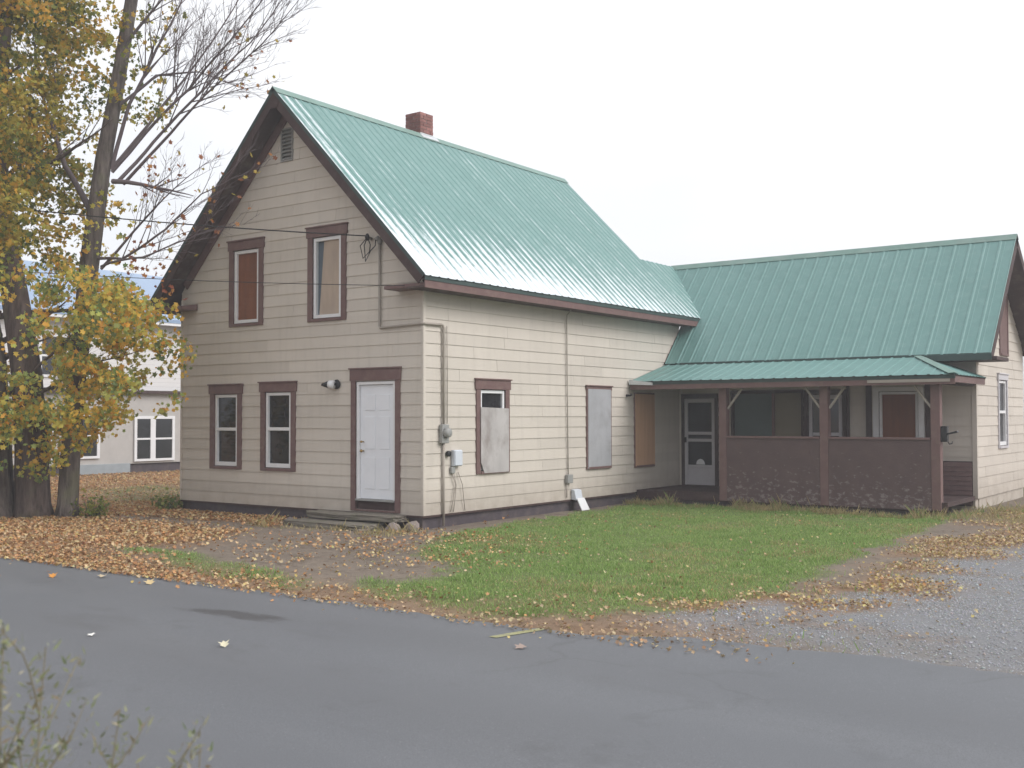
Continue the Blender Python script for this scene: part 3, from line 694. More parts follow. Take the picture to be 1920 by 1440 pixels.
vm.hexa([a_ + Vector((-.10, -.10, .02)), a_ + Vector((.1, .06, .03)), b_ + Vector((.10, .06, .03)), b_ + Vector((-.1, -.1, .03 + .1 * S * .2))], [a_ + Vector((-.10, -.10, .024)), a_ + Vector((.1, .06, .034)), b_ + Vector((.10, .06, .034)), b_ + Vector((-.1, -.1, .034 + .1 * S * .2))])
# eave boxing of the main roof
def eave_box(side):
    sx = 1 if side > 0 else -1; x0 = 0 if side > 0 else -W; a, b = x0 + sx * .002, x0 + sx * (EV - .03)
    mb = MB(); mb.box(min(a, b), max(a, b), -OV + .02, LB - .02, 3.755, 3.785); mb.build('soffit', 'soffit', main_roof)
    f = MB(); c = b + sx * .025; f.box(min(b, c), max(b, c), -OV + .0, LB + .25 if side > 0 else LB, 3.745, 3.905); bevel(f.build('fascia', 'brown', main_roof), .004)
    d = MB(); d.box(min(c, c + sx * .012), max(c, c + sx * .012), -OV - .02, LB + .26 if side > 0 else LB, 3.87, 3.945); d.build('drip_edge', 'drip', main_roof)
    fz = MB(); fz.box(min(x0 + sx * .03, x0 + sx * .05), max(x0 + sx * .03, x0 + sx * .05), .0, LB - .02, 3.60, 3.75)
    return None
eave_box(1); eave_box(-1)
# cornice returns on the gable
for sx, x0 in ((1, 0), (-1, -W)):
    a, b = x0 - sx * .52, x0 + sx * (EV - .032)
    mb = MB(); lo_, hi_ = min(a, b), max(a, b)
    mb.hexa([(lo_, -OV + .04, 3.775), (hi_, -OV + .04, 3.775), (hi_, -.03, 3.775), (lo_, -.03, 3.775)], [(lo_, -OV + .04, 3.835), (hi_, -OV + .04, 3.835), (hi_, -.03, 3.90), (lo_, -.03, 3.90)])
    bevel(mb.build('cornice_return', 'brown', main_roof), .005)
# rake boards and frieze
for at, nn in ((atR, nR), (atL, nL)):
    mb = MB(); y0, y1 = -OV - .0, -OV - .028
    mb.hexa([at(y0, .0, -.20), at(y0, L1, -.20), at(y0, L1, -.006), at(y0, .0, -.006)], [at(y1, .0, -.20), at(y1, L1, -.20), at(y1, L1, -.006), at(y1, .0, -.006)])
    mb.build('rake_board', 'brown_dark', main_roof)
    mb = MB(); y0, y1 = -OV - .029, -OV - .036
    mb.hexa([at(y0, .0, -.05), at(y0, L1, -.05), at(y0, L1, .012), at(y0, .0, .012)], [at(y1, .0, -.05), at(y1, L1, -.05), at(y1, L1, .012), at(y1, .0, .012)])
    mb.build('rake_flashing', 'drip', main_roof)
    mb = MB(); y0, y1 = -.027, -.052
    mb.hexa([at(y0, .12, -.27), at(y0, L1 - .62, -.27), at(y0, L1 - .62, -.105), at(y0, .12, -.105)], [at(y1, .12, -.27), at(y1, L1 - .62, -.27), at(y1, L1 - .62, -.105), at(y1, .12, -.105)])
    mb.build('frieze_board', 'brown', main_roof)
    mb = MB(); y0, y1 = LB, LB + .03
    mb.hexa([at(y0, .0, -.18), at(y0, vR + .05, -.18), at(y0, vR + .05, -.0), at(y0, .0, -.0)], [at(y1, .0, -.18), at(y1, vR + .05, -.18), at(y1, vR + .05, -.0), at(y1, .0, -.0)])
    mb.build('rake_board', 'brown_dark', main_roof)
for at, LL_ in ((atF, L2), (atB, L3)):
    mb = MB(); x0, x1 = EX + EO, EX + EO + .025
    mb.hexa([at(x0, 0, -.18), at(x0, LL_, -.18), at(x0, LL_, -.005), at(x0, 0, -.005)], [at(x1, 0, -.18), at(x1, LL_, -.18), at(x1, LL_, -.005), at(x1, 0, -.005)])
    mb.build('rake_board', 'brown_dark', ell_roof)
mb = MB().box(EV + .03, EX + EO + .03, YE - .03, YE - .005, ZE - .14, ZE + .0); mb.build('fascia', 'drip', ell_roof)
mb = MB().box(.02, EX + EO - .3, YE + .0, LF - .03, ZE - .135, ZE - .11); mb.build('soffit', 'soffit', ell_roof)
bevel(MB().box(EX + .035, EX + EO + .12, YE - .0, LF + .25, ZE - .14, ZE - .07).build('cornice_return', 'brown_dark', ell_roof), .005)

ap = MB().prism([(XR, -OV - .034, R - .0), (XR + .20, -OV - .034, R - .2), (XR + .10, -OV - .034, R - .36), (XR - .10, -OV - .034, R - .36), (XR - .20, -OV - .034, R - .2)], (0, .033, 0)).build('rake_apex', 'brown_dark', main_roof)
# ---- chimney of single bricks
CX0, CX1, CY0, CY1 = -3.64, -3.22, 3.64, 4.06
ch = MB().box(CX0 + .012, CX1 - .012, CY0 + .012, CY1 - .012, 6.9, 8.10).build('chimney', 'mortar', house)
bw, bh, bd = .2, .062, .095
bm_l = MB().box(0, bw, 0, bd, 0, bh); bml = mesh_from('brick', bm_l.v, bm_l.f, 'brick'); bm_s = MB().box(0, bd, 0, bw, 0, bh); bms = mesh_from('brick', bm_s.v, bm_s.f, 'brick')
for k in range(11):
    z = 7.36 + k * .0725; g = .0
    if k % 2:
        spots = [(bml, CX0, CY0), (bml, CX0 + .22, CY0), (bml, CX0, CY1 - bd), (bml, CX0 + .22, CY1 - bd), (bms, CX0, CY0 + .11), (bms, CX1 - bd, CY0 + .11)]
    else:
        spots = [(bms, CX0, CY0), (bms, CX0, CY0 + .22), (bms, CX1 - bd, CY0), (bms, CX1 - bd, CY0 + .22), (bml, CX0 + .11, CY0), (bml, CX0 + .11, CY1 - bd)]
    for me_, x, y in spots:
        o = link('brick', me_, ch); o.location = (x + random.uniform(-.003, .003), y + random.uniform(-.003, .003), z)
fl = MB(); fl.hexa([atR(CY0 - .06, .0, .03), atR(CY1 + .06, .0, .03), atR(CY1 + .06, .12, .03), atR(CY0 - .06, .12, .03)], [atR(CY0 - .06, .0, .04), atR(CY1 + .06, .0, .04), atR(CY1 + .06, .12, .04), atR(CY0 - .06, .12, .04)])
fl.box(CX1, CX1 + .012, CY0 - .01, CY1 + .01, 7.60, 7.70); fl.build('flashing', 'flash', ch)

# ---- porch
PY, PX1 = 7.10, 6.55
porch = MB().box(.03, PX1, PY + .02, LF - .035, -.03, .02).build('porch', 'brown_dark', house)
k = 0; x = .03
while x < PX1 - .01:                                       # floor planks
    e = min(x + .14, PX1); MB().box(x + .002, e - .004, PY - .005, LF - .035, .022, .052 + random.uniform(-.002, .002)).build('floor_plank', 'brown_dark', porch); x = e
bevel(MB().box(.03, PX1, PY - .005, PY + .02, -.13, .018).build('rim_board', 'brown_dark', porch), .004)
x = .06
while x < PX1 - .1:                                        # skirting below the floor
    e = min(x + 1.3, PX1 - .02); MB().box(x, e - .02, PY + .05, PY + .075, -.32 + random.uniform(0, .03), -.14).build('skirt_board', 'found', porch); x = e
post_m = MB().box(-.085, .085, -.085, .085, 0, 2.345); pme = mesh_from('post', post_m.v, post_m.f, 'brown')
PXS = (2.10, 4.25, 6.36)
for x in PXS:
    o = link('post', pme, porch); o.location = (x, PY + .03, -.10); bevel(o, .008)
for a, b in ((PXS[0] + .09, PXS[1] - .09), (PXS[1] + .09, PXS[2] - .09)):
    hw = MB().box(a, b, PY - .045, PY - .032, -.10, 1.20).build('half_wall', 'stucco', porch)
    bevel(MB().box(a - .0, b + .0, PY - .075, PY + .09, 1.202, 1.245).build('rail', 'brown', hw), .005)
    MB().box(a, b, PY - .03, PY + .05, .056, 1.20).build('inner_face', 'brown', hw)
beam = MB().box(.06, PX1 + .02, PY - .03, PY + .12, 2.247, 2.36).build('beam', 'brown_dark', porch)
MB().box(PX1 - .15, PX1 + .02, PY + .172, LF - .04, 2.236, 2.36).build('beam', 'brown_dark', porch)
def brace(x, sx):
    p = [Vector((x + sx * .085, PY + .03, 1.80)), Vector((x + sx * .40, PY + .03, 2.22))]; d = (p[1] - p[0]).normalized(); nrm = Vector((0, 1, 0)); s_ = d.cross(nrm)
    mb = MB(); q = lambda c: [c + nrm * .02 + s_ * .02, c - nrm * .02 + s_ * .02, c - nrm * .02 - s_ * .02, c + nrm * .02 - s_ * .02]
    mb.hexa(q(p[0]), q(p[1])); mb.build('brace', 'conduit', porch)
brace(PXS[0], 1); brace(PXS[1], -1); brace(PXS[1], 1); brace(PXS[2], -1)
# porch roof: front slope, hip, right slope
PE, PZ, PW, PT = 6.78, 2.40, LF - .03, 3.00                  # eave y, eave z, wall y, z at wall
SP = (PT - PZ) / (PW - PE); HX0, HX1 = 6.78, 5.25            # hip from eave corner to the wall
L4 = math.hypot(PW - PE, PT - PZ); c4, s4 = (PW - PE) / L4, (PT - PZ) / L4; nP = Vector((0, -SP, 1)).normalized()
atP = lambda u, v, h: Vector((u, PW - v * c4, PT - v * s4)) + nP * h
nQ = Vector((PT - PZ, 0, HX0 - HX1)).normalized()
LQ = math.hypot(HX0 - HX1, PT - PZ)
atQ = lambda u, v, h: Vector((HX1 + v * (HX0 - HX1) / LQ, u, PT - v * (PT - PZ) / LQ)) + nQ * h
deck = MB()
deck.hexa([atP(.04, 0, -.07), atP(HX1, 0, -.07), atP(HX0, L4, -.07), atP(.04, L4, -.07)], [atP(.04, 0, -.003), atP(HX1, 0, -.003), atP(HX0, L4, -.003), atP(.04, L4, -.003)])
deck.prism([atQ(PW, 0, -.003), atQ(PW, LQ, -.003), atQ(PE, LQ, -.003)], -nQ * .06)
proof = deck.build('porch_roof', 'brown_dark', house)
sheets(proof, 'roof2', .04, HX0, atP, lambda u: 0 if u < HX1 else L4 * (u - HX1) / (HX0 - HX1), lambda u: L4 + .03, .915, .2288, seed=6)
sheets(proof, 'roof2', PE, PW, atQ, lambda u: LQ * (PW - u) / (PW - PE), lambda u: LQ + .03, .915, .2288, seed=7)
hc = MB(); a_, b_ = Vector((HX1, PW, PT + .03)), Vector((HX0 + .02, PE - .03, PZ + .03))
for d in (Vector((-1, -.35, -.08)), Vector((.35, .9, -.14))):
    d = d.normalized() * .12; hc.hexa([a_, b_, b_ + d, a_ + d], [a_ + Vector((0, 0, .008)), b_ + Vector((0, 0, .008)), b_ + d + Vector((0, 0, .006)), a_ + d + Vector((0, 0, .006))])
hc.build('hip_cap', 'ridge', proof)
bevel(MB().box(.05, HX0, PE + .015, PE + .04, PZ - .175, PZ - .03).build('fascia', 'brown', proof), .004)
MB().box(.05, HX0 + .01, PE + .003, PE + .013, PZ - .07, PZ - .01).build('drip_edge', 'drip', proof)
MB().box(HX0 - .03, HX0 - .005, PE + .04, PW - .05, PZ - .14, PZ - .03).build('fascia', 'brown', proof)
MB().box(5.2, 6.7, PE - .008, PE + .002, PZ - .13, PZ - .075).build('trim_strip', 'conduit', proof)
gl = MB().hexa([(.05, PE - .04, PZ - .06), (.62, PE - .04, PZ - .085), (.62, PE + .0, PZ - .085), (.05, PE + .0, PZ - .06)], [(.05, PE - .04, PZ + .045), (.62, PE - .04, PZ - .03), (.62, PE + .0, PZ - .03), (.05, PE + .0, PZ + .045)]); gl.build('gutter_end', 'flash', proof)
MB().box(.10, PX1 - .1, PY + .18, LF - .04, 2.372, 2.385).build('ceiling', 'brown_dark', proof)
# slatted brown skirting at the right end of the porch wall
sk = MB().box(5.95, EX - .06, LF - .045, LF - .034, -.15, .74).build('skirting_panel', 'brown_dark', house)
for k in range(9):
    z = -.12 + k * .094; MB().hexa([(5.96, LF - .068, z), (EX - .075, LF - .068, z), (EX - .075, LF - .046, z), (5.96, LF - .046, z)], [(5.96, LF - .052, z + .088), (EX - .075, LF - .052, z + .088), (EX - .075, LF - .046, z + .088), (5.96, LF - .046, z + .088)]).build('slat', 'brown', sk)

# ------------------------------------------------------------------ fixtures on the house
t = thing('wall_lamp', (-2.02, -.027, 2.22), 'black and white spot lamp on the gable wall beside the white door', 'lamp')
MB().tube([(-1.99, -.028, 2.23), (-1.99, -.055, 2.23)], [.085, .08], 20).build('base', 'black', t, True)
MB().tube([(-1.99, -.055, 2.23), (-2.01, -.10, 2.23)], .025, 10).build('arm', 'black', t, True)
MB().tube([(-1.985, -.11, 2.225), (-2.075, -.13, 2.225)], [.075, .075], 20).build('collar', 'lamp_white', t, True)
MB().tube([(-2.076, -.13, 2.225), (-2.13, -.142, 2.225), (-2.23, -.165, 2.222)], [.07, .055, .02], 20).build('lamp_head', 'black', t, True)
# electric meter with its conduit run
t = thing('electric_meter', (.1, .46, 1.35), 'grey electric meter with its conduit pipe running round the house corner', 'meter')
cpts = [(-.945, -.055, 4.66), (-.945, -.055, 3.22), (-.93, -.055, 3.185), (-.9, -.055, 3.18), (-.02, -.055, 3.205), (.045, -.045, 3.207), (.055, .0, 3.208), (.055, .42, 3.215), (.055, .455, 3.20), (.055, .465, 3.16), (.055, .465, 1.52)]
MB().tube(cpts, .021, 8).build('conduit', 'conduit', t, True)
MB().tube([(.055, .465, 1.20), (.055, .465, -.2)], .021, 8).build('conduit', 'conduit', t, True)
MB().tube([(-.945, -.055, 4.62), (-.945, -.055, 4.69), (-.955, -.09, 4.73), (-.965, -.13, 4.70)], [.03, .045, .04, .03], 10).build('weatherhead', 'grey', t, True)
bevel(MB().box(.03, .105, .375, .56, 1.20, 1.52).build('socket_box', 'grey', t), .012)
MB().tube([(.105, .467, 1.38), (.15, .467, 1.38), (.185, .467, 1.38), (.20, .467, 1.38)], [.085, .085, .075, .045], 20).build('meter_dome', 'grey', t, True)
MB().tube([(.05, .56, 3.2), (.045, .58, 2.4), (.05, .565, 1.53)], .008, 6).build('cable', 'conduit', t, True)
# telephone box
t = thing('telephone_box', (.03, .78, .92), 'pale grey plastic telephone box with loose wires on the side wall', 'utility box')
bevel(MB().box(.028, .10, .70, .92, .80, 1.08).build('box', 'lightgrey', t), .012)
bevel(MB().box(.101, .115, .71, .91, .815, 1.065).build('lid', 'lightgrey', t), .006)
MB().tube([(.03, .60, 1.02), (.075, .60, 1.02), (.085, .60, 1.02)], [.05, .05, .03], 14).build('junction_cap', 'black', t, True)
bevel(MB().box(.028, .075, .66, .76, .68, .79).build('junction_box', 'grey', t), .008)
for y0, y1, y2 in ((.70, .78, .66), (.74, .80, .74), (.86, .97, 1.06)):
    MB().tube([(.05, y0, .70), (.06, y1, .48), (.055, (y1 + y2) / 2, .22), (.045, y2, .02)], .007, 6).build('wire', 'conduit', t, True)
# satellite cable box and flue hood further along
t = thing('cable_box', (.03, 4.33, .42), 'small grey cable box with a thin pipe rising to the eave', 'utility box')
bevel(MB().box(.028, .10, 4.25, 4.44, .33, .50).build('box', 'grey', t), .01)
MB().tube([(.05, 4.33, .50), (.05, 4.31, 2.2), (.05, 4.30, 3.55), (.07, 4.28, 3.66), (.20, 4.22, 3.75)], .012, 7).build('pipe', 'conduit', t, True)
MB().tube([(.05, 4.28, .33), (.05, 4.28, .05)], .012, 7).build('pipe', 'conduit', t, True)
t = thing('vent_hood', (.1, 4.6, -.2), 'white metal vent hood leaning at the foot of the side wall', 'vent')
bevel(MB().hexa([(.03, 4.47, .0), (.03, 4.72, .0), (.03, 4.72, .20), (.03, 4.47, .20)], [(.15, 4.47, -.02), (.15, 4.72, -.02), (.11, 4.72, .18), (.11, 4.47, .18)]).build('hood', 'lightgrey', t), .006)
bevel(MB().hexa([(.16, 4.46, .02), (.16, 4.73, .02), (.27, 4.76, -.22), (.27, 4.48, -.22)], [(.175, 4.46, .03), (.175, 4.73, .03), (.285, 4.76, -.21), (.285, 4.48, -.21)]).build('flap', 'white', t), .004)
t = thing('wall_hook', (.03, 6.68, 2.09), 'small black hook on the side wall beside the porch', 'hook')
MB().tube([(.027, 6.68, 2.10), (.12, 6.68, 2.10), (.15, 6.69, 2.13)], [.03, .018, .03], 8).build('hook', 'black', t, True)
# mailbox on the outer porch post
t = thing('mailbox', (6.5, 7.2, 1.3), 'black mailbox with open lid fixed to the outer porch post', 'mailbox')
bevel(MB().box(6.448, 6.56, 7.06, 7.20, 1.17, 1.46).build('box', 'black', t), .012)
bevel(MB().hexa([(6.56, 7.07, 1.30), (6.56, 7.19, 1.30), (6.56, 7.19, 1.33), (6.56, 7.07, 1.33)], [(6.74, 7.07, 1.345), (6.74, 7.19, 1.345), (6.73, 7.19, 1.375), (6.73, 7.07, 1.375)]).build('lid', 'black', t), .004)
MB().tube([(6.56, 7.13, 1.17), (6.585, 7.13, 1.13), (6.63, 7.13, 1.14), (6.64, 7.13, 1.18)], .012, 6).build('newspaper_hook', 'black', t, True)
# service insulator and cables
t = thing('wire_insulator', (-1.17, -.03, 4.72), 'wire insulator with hanging cable loops high on the gable wall', 'insulator')
MB().tube([(-1.17, -.02, 4.74), (-1.17, -.12, 4.76)], [.03, .02], 8).build('bracket', 'grey', t, True)
MB().tube([(-1.17, -.12, 4.82), (-1.17, -.12, 4.76), (-1.17, -.12, 4.70)], [.02, .045, .025], 10).build('spool', 'black', t, True)
for q in ((-.10, .34), (-.04, .40), (.05, .26)):
    MB().tube([(-1.17, -.12, 4.76), (-1.17 + q[0] * 1.6, -.13, 4.62), (-1.17 + q[0], -.12, 4.74 - q[1]), (-1.10, -.11, 4.52), (-1.0, -.1, 4.60), (-.965, -.13, 4.69)], .009, 6).build('cable_loop', 'cord', t, True)
def cable(name, a, b, sag, r, label):
    a, b = Vector(a), Vector(b); n = 40
    pts = [a.lerp(b, k / n) - Vector((0, 0, sag * 4 * (k / n) * (1 - k / n))) for k in range(n + 1)]
    tag(MB().tube(pts, r, 6).build(name, 'cord', None, True), label, 'cable', 'overhead service cables')
cable('service_cable', (-1.17, -.12, 4.78), (-24, -9.5, 9.2), .55, .011, 'thick overhead cable ending at the insulator on the gable wall')
cable('service_cable', (.0, -.46, 3.80), (-24, -9.0, 7.0), .50, .006, 'thin overhead cable ending at the eave corner of the house')

# ------------------------------------------------------------------ steps and rubble at the door
def rough_slab(name, x0, x1, y0, y1, z0, z1, label, group, seed):
    bm = bmesh.new(); bmesh.ops.create_cube(bm, size=1); bmesh.ops.subdivide_edges(bm, edges=bm.edges, cuts=5, use_grid_fill=True)
    rd = random.Random(seed)
    for v_ in bm.verts:
        v_.co = Vector((x0 + (v_.co.x + .5) * (x1 - x0), y0 + (v_.co.y + .5) * (y1 - y0), z0 + (v_.co.z + .5) * (z1 - z0)))
        v_.co += Vector((rd.uniform(-.025, .025), rd.uniform(-.02, .02), rd.uniform(-.009, .009)))
    me = bpy.data.meshes.new(name); bm.to_mesh(me); bm.free(); me.materials.append(MT['step'])
    return tag(bevel(link(name, me), .01), label, 'step', group)
rough_slab('stone_step', -2.35, -.30, -.42, -.05, -.10, .0, 'upper stone slab step right under the white door', 'door steps', 2)
rough_slab('stone_step', -2.45, -.55, -.85, -.30, -.27, -.13, 'lower mossy stone step below the upper slab', 'door steps', 4)
def rock(x, y, r, seed, label, sq=(1, 1, .7)):
    bm = bmesh.new(); bmesh.ops.create_icosphere(bm, subdivisions=2, radius=r); rd = random.Random(seed); ph = [rd.uniform(0, 6) for _ in range(3)]
    for v_ in bm.verts:
        d = v_.co.normalized(); k = 1 + .22 * math.sin(3 * d.x + ph[0]) * math.cos(4 * d.y + ph[1]) + rd.uniform(-.07, .07); v_.co = Vector((d.x * sq[0], d.y * sq[1], d.z * sq[2])) * r * k
    me = bpy.data.meshes.new('rubble_stone'); bm.to_mesh(me); bm.free(); me.materials.append(MT['rock'])
    o = link('rubble_stone', me); o.location = (x, y, float(gz(x, y)) + r * sq[2] * .55); o.rotation_euler = (0, 0, rd.uniform(0, 6)); tag(o, label, 'stone', 'rubble stones by the door steps')
rock(-.28, -.42, .13, 1, 'reddish round rubble stone at the house corner by the steps'); rock(-.05, -.22, .12, 2, 'dark rubble stone touching the foundation corner', (1, 1, .9))
rock(-.62, -.78, .09, 3, 'flat pale rubble stone in front of the lower step', (1.5, 1, .4)); rock(-2.62, -.55, .10, 4, 'small rubble stone at the far end of the steps')
rock(-.45, -.20, .08, 5, 'small pale stone wedged beside the upper step')

# ------------------------------------------------------------------ neighbour's house
nh = thing('neighbour_house', (-24, 8, -.22), 'white neighbour house with blue grey metal roof behind the maple', 'house')
NX = -20.0
MB().box(-29.0, NX, 1.0, 15.0, 2.5, 5.05).build('upper_wall', 'nwhite', nh)
MB().box(-28.9, NX - .02, 1.05, 14.95, .1, 2.48).build('lower_wall', 'nporch', nh)
MB().box(-28.8, NX - .1, 1.1, 14.9, -.5, .09).build('foundation', 'found', nh)
gmb = MB().prism([(-29.0, 1.02, 5.05), (NX, 1.02, 5.05), (-24.5, 1.02, 7.0)], (0, .1, 0)).prism([(-29.0, 14.9, 5.05), (NX, 14.9, 5.05), (-24.5, 14.9, 7.0)], (0, .08, 0)); gmb.build('gable', 'nwhite', nh)
nr = MB()
for sx in (1, -1):
    e = -24.5 + sx * 5.0; nr.hexa([(-24.5, .5, 7.07), (-24.5, 15.5, 7.07), (e, 15.5, 4.88), (e, .5, 4.88)], [(-24.5, .5, 7.19), (-24.5, 15.5, 7.19), (e, 15.5, 5.0), (e, .5, 5.0)])
nr.build('roof', 'nroof', nh); MB().box(NX + .35, NX + .49, .55, 15.45, 4.79, 4.87).build('fascia', 'white', nh)
MB().box(NX, NX + .18, 1.0, 15.0, 2.46, 2.56).build('porch_cornice', 'brown_dark', nh); MB().box(NX - .02, NX + .03, 5.9, 8.2, -.2, .12).build('skirting_board', 'nblue', nh)
FN = Frame((NX, 0, 0), (0, 1, 0), (1, 0, 0))
for (u0, u1, z0, z1) in ((8.45, 8.98, .25, 1.6), (9.18, 9.86, .25, 1.6), (6.3, 6.95, .4, 1.7), (4.6, 5.3, .4, 1.7), (3.1, 3.8, .4, 1.7), (5.0, 5.8, 3.0, 4.2), (11.5, 12.3, .25, 1.6)):
    mb = MB(); FN.box(mb, u0 - .1, u0, 0, .05, z0 - .08, z1 + .1); FN.box(mb, u1, u1 + .1, 0, .05, z0 - .08, z1 + .1); FN.box(mb, u0, u1, 0, .05, z1, z1 + .1); FN.box(mb, u0, u1, 0, .05, z0 - .08, z0); FN.box(mb, u0, u1, 0, .04, (z0 + z1) / 2 - .03, (z0 + z1) / 2 + .03)
    wn = mb.build('window', 'white', nh); fbox(FN, u0, u1, .002, .015, z0, z1).build('pane', 'glass', wn)

# ------------------------------------------------------------------ leaves (shared template)
LT = np.array([(0, 0), (.42, .12), (.27, .38), (.52, .62), (.17, .66), (0, 1.0), (-.17, .66), (-.52, .62), (-.27, .38), (-.42, .12)], float)
LFC = [(0, 1, 2), (0, 2, 3, 4), (0, 4, 5, 6), (0, 6, 7, 8), (0, 8, 9)]
def leaf_mesh(name, cen, nrm, ang, size, col, mat_, fold=.18):
    n = len(cen); nrm = nrm / np.linalg.norm(nrm, axis=1, keepdims=True)
    a = np.where(np.abs(nrm[:, 2:3]) > .9, np.array([[1., 0, 0]]), np.array([[0, 0, 1.]])); t1 = np.cross(nrm, a); t1 /= np.linalg.norm(t1, axis=1, keepdims=True); t2 = np.cross(nrm, t1)
    ca, sa = np.cos(ang)[:, None], np.sin(ang)[:, None]; e1, e2 = t1 * ca + t2 * sa, -t1 * sa + t2 * ca
    k = len(LT); fx = rng.uniform(.3, 1.6, n)[:, None]
    P = cen[:, None, :] + size[:, None, None] * (e1[:, None, :] * LT[None, :, :1] + e2[:, None, :] * (LT[None, :, 1:] - .4) + nrm[:, None, :] * (fold * fx * (np.abs(LT[None, :, 0]) + .4 * LT[None, :, 1] ** 2))[:, :, None])
    return poly_mesh(name, P.reshape(-1, 3), LFC, n, k, np.repeat(col, k, 0), mat_)
def poly_mesh(name, verts, faces, n, k, col, mat_, smooth_=False):
    lt = np.array([len(f) for f in faces]); fl = np.concatenate([np.array(f) for f in faces])
    li = (fl[None, :] + (np.arange(n) * k)[:, None]).ravel().astype(np.int32); tot = np.tile(lt, n); st = np.concatenate([[0], np.cumsum(tot)[:-1]]).astype(np.int32)
    me = bpy.data.meshes.new(name); me.vertices.add(len(verts)); me.vertices.foreach_set('co', verts.ravel().astype(np.float32))
    me.loops.add(len(li)); me.loops.foreach_set('vertex_index', li); me.polygons.add(len(st)); me.polygons.foreach_set('loop_start', st)
    me.update(calc_edges=True); me.validate()
    at_ = me.attributes.new('col', 'FLOAT_COLOR', 'POINT'); c4_ = np.concatenate([col, np.ones((len(col), 1))], 1); at_.data.foreach_set('color', c4_.ravel().astype(np.float32))
    me.materials.append(MT[mat_]); return me
def pick(pal, n, wts=None, jit=.18):
    pal = np.array(pal); i = rng.choice(len(pal), n, p=wts); c = pal[i] * (1 + rng.uniform(-jit, jit, (n, 1))); return np.clip(c * (1 + rng.uniform(-.06, .06, (n, 3))), 0, 1)

# ------------------------------------------------------------------ trees (local frame: x to the right along the street view, y away, z up)
TR = -yaw * 1.0
def local_link(name, me, parent, kind=None):
    o = bpy.data.objects.new(name, me); C.objects.link(o); o.parent = parent; WORLD[o.name] = Matrix()
    if kind: o['kind'] = kind
    return o
def lbuild(mb, name, m, parent):
    me = mesh_from(name, mb.v, mb.f, m, True); return local_link(name, me, parent)
def bend(p0, p1, n, amp, rd):
    p0, p1 = Vector(p0), Vector(p1); L = (p1 - p0).length; o = Vector((rd.uniform(-1, 1), rd.uniform(-1, 1), rd.uniform(-.6, 1))) * amp * L
    return [p0.lerp(p1, k / n) + o * math.sin(math.pi * k / n) * .5 + Vector((rd.uniform(-1, 1), rd.uniform(-1, 1), rd.uniform(-1, 1))) * amp * L * .08 for k in range(n + 1)]
def twigs(mb, pts, r0, level, rd, dens, tips, upb=.25):
    """side shoots along a polyline"""
    L = sum((b - a).length for a, b in zip(pts, pts[1:])); n = max(1, int(dens * L))
    for _ in range(n):
        t_ = rd.uniform(.25, 1.0); k = min(int(t_ * (len(pts) - 1)), len(pts) - 2); q = pts[k].lerp(pts[k + 1], t_ * (len(pts) - 1) - k)
        d = (pts[k + 1] - pts[k]).normalized(); sd = Vector((rd.uniform(-1, 1), rd.uniform(-1, 1), rd.uniform(-1, 1))); sd = (sd - d * sd.dot(d)).normalized()
        nd = (d * rd.uniform(.7, 1.2) + sd * rd.uniform(.35, .8) + Vector((0, 0, upb))).normalized(); ln = L * rd.uniform(.22, .5) * (1.15 - .6 * t_)
        ln = max(.15, min(ln, 1.7)); r = max(.0036, r0 * (1 - .75 * t_) * .5)
        pp = bend(q, q + nd * ln, 4, .14, rd); mb.tube(pp, [r * (1 - .8 * j / 4) for j in range(5)], 4 if r < .012 else 6, False)
        tips.append(pp[-1])
        if level > 0: twigs(mb, pp, r, level - 1, rd, dens * 1.5, tips, upb)

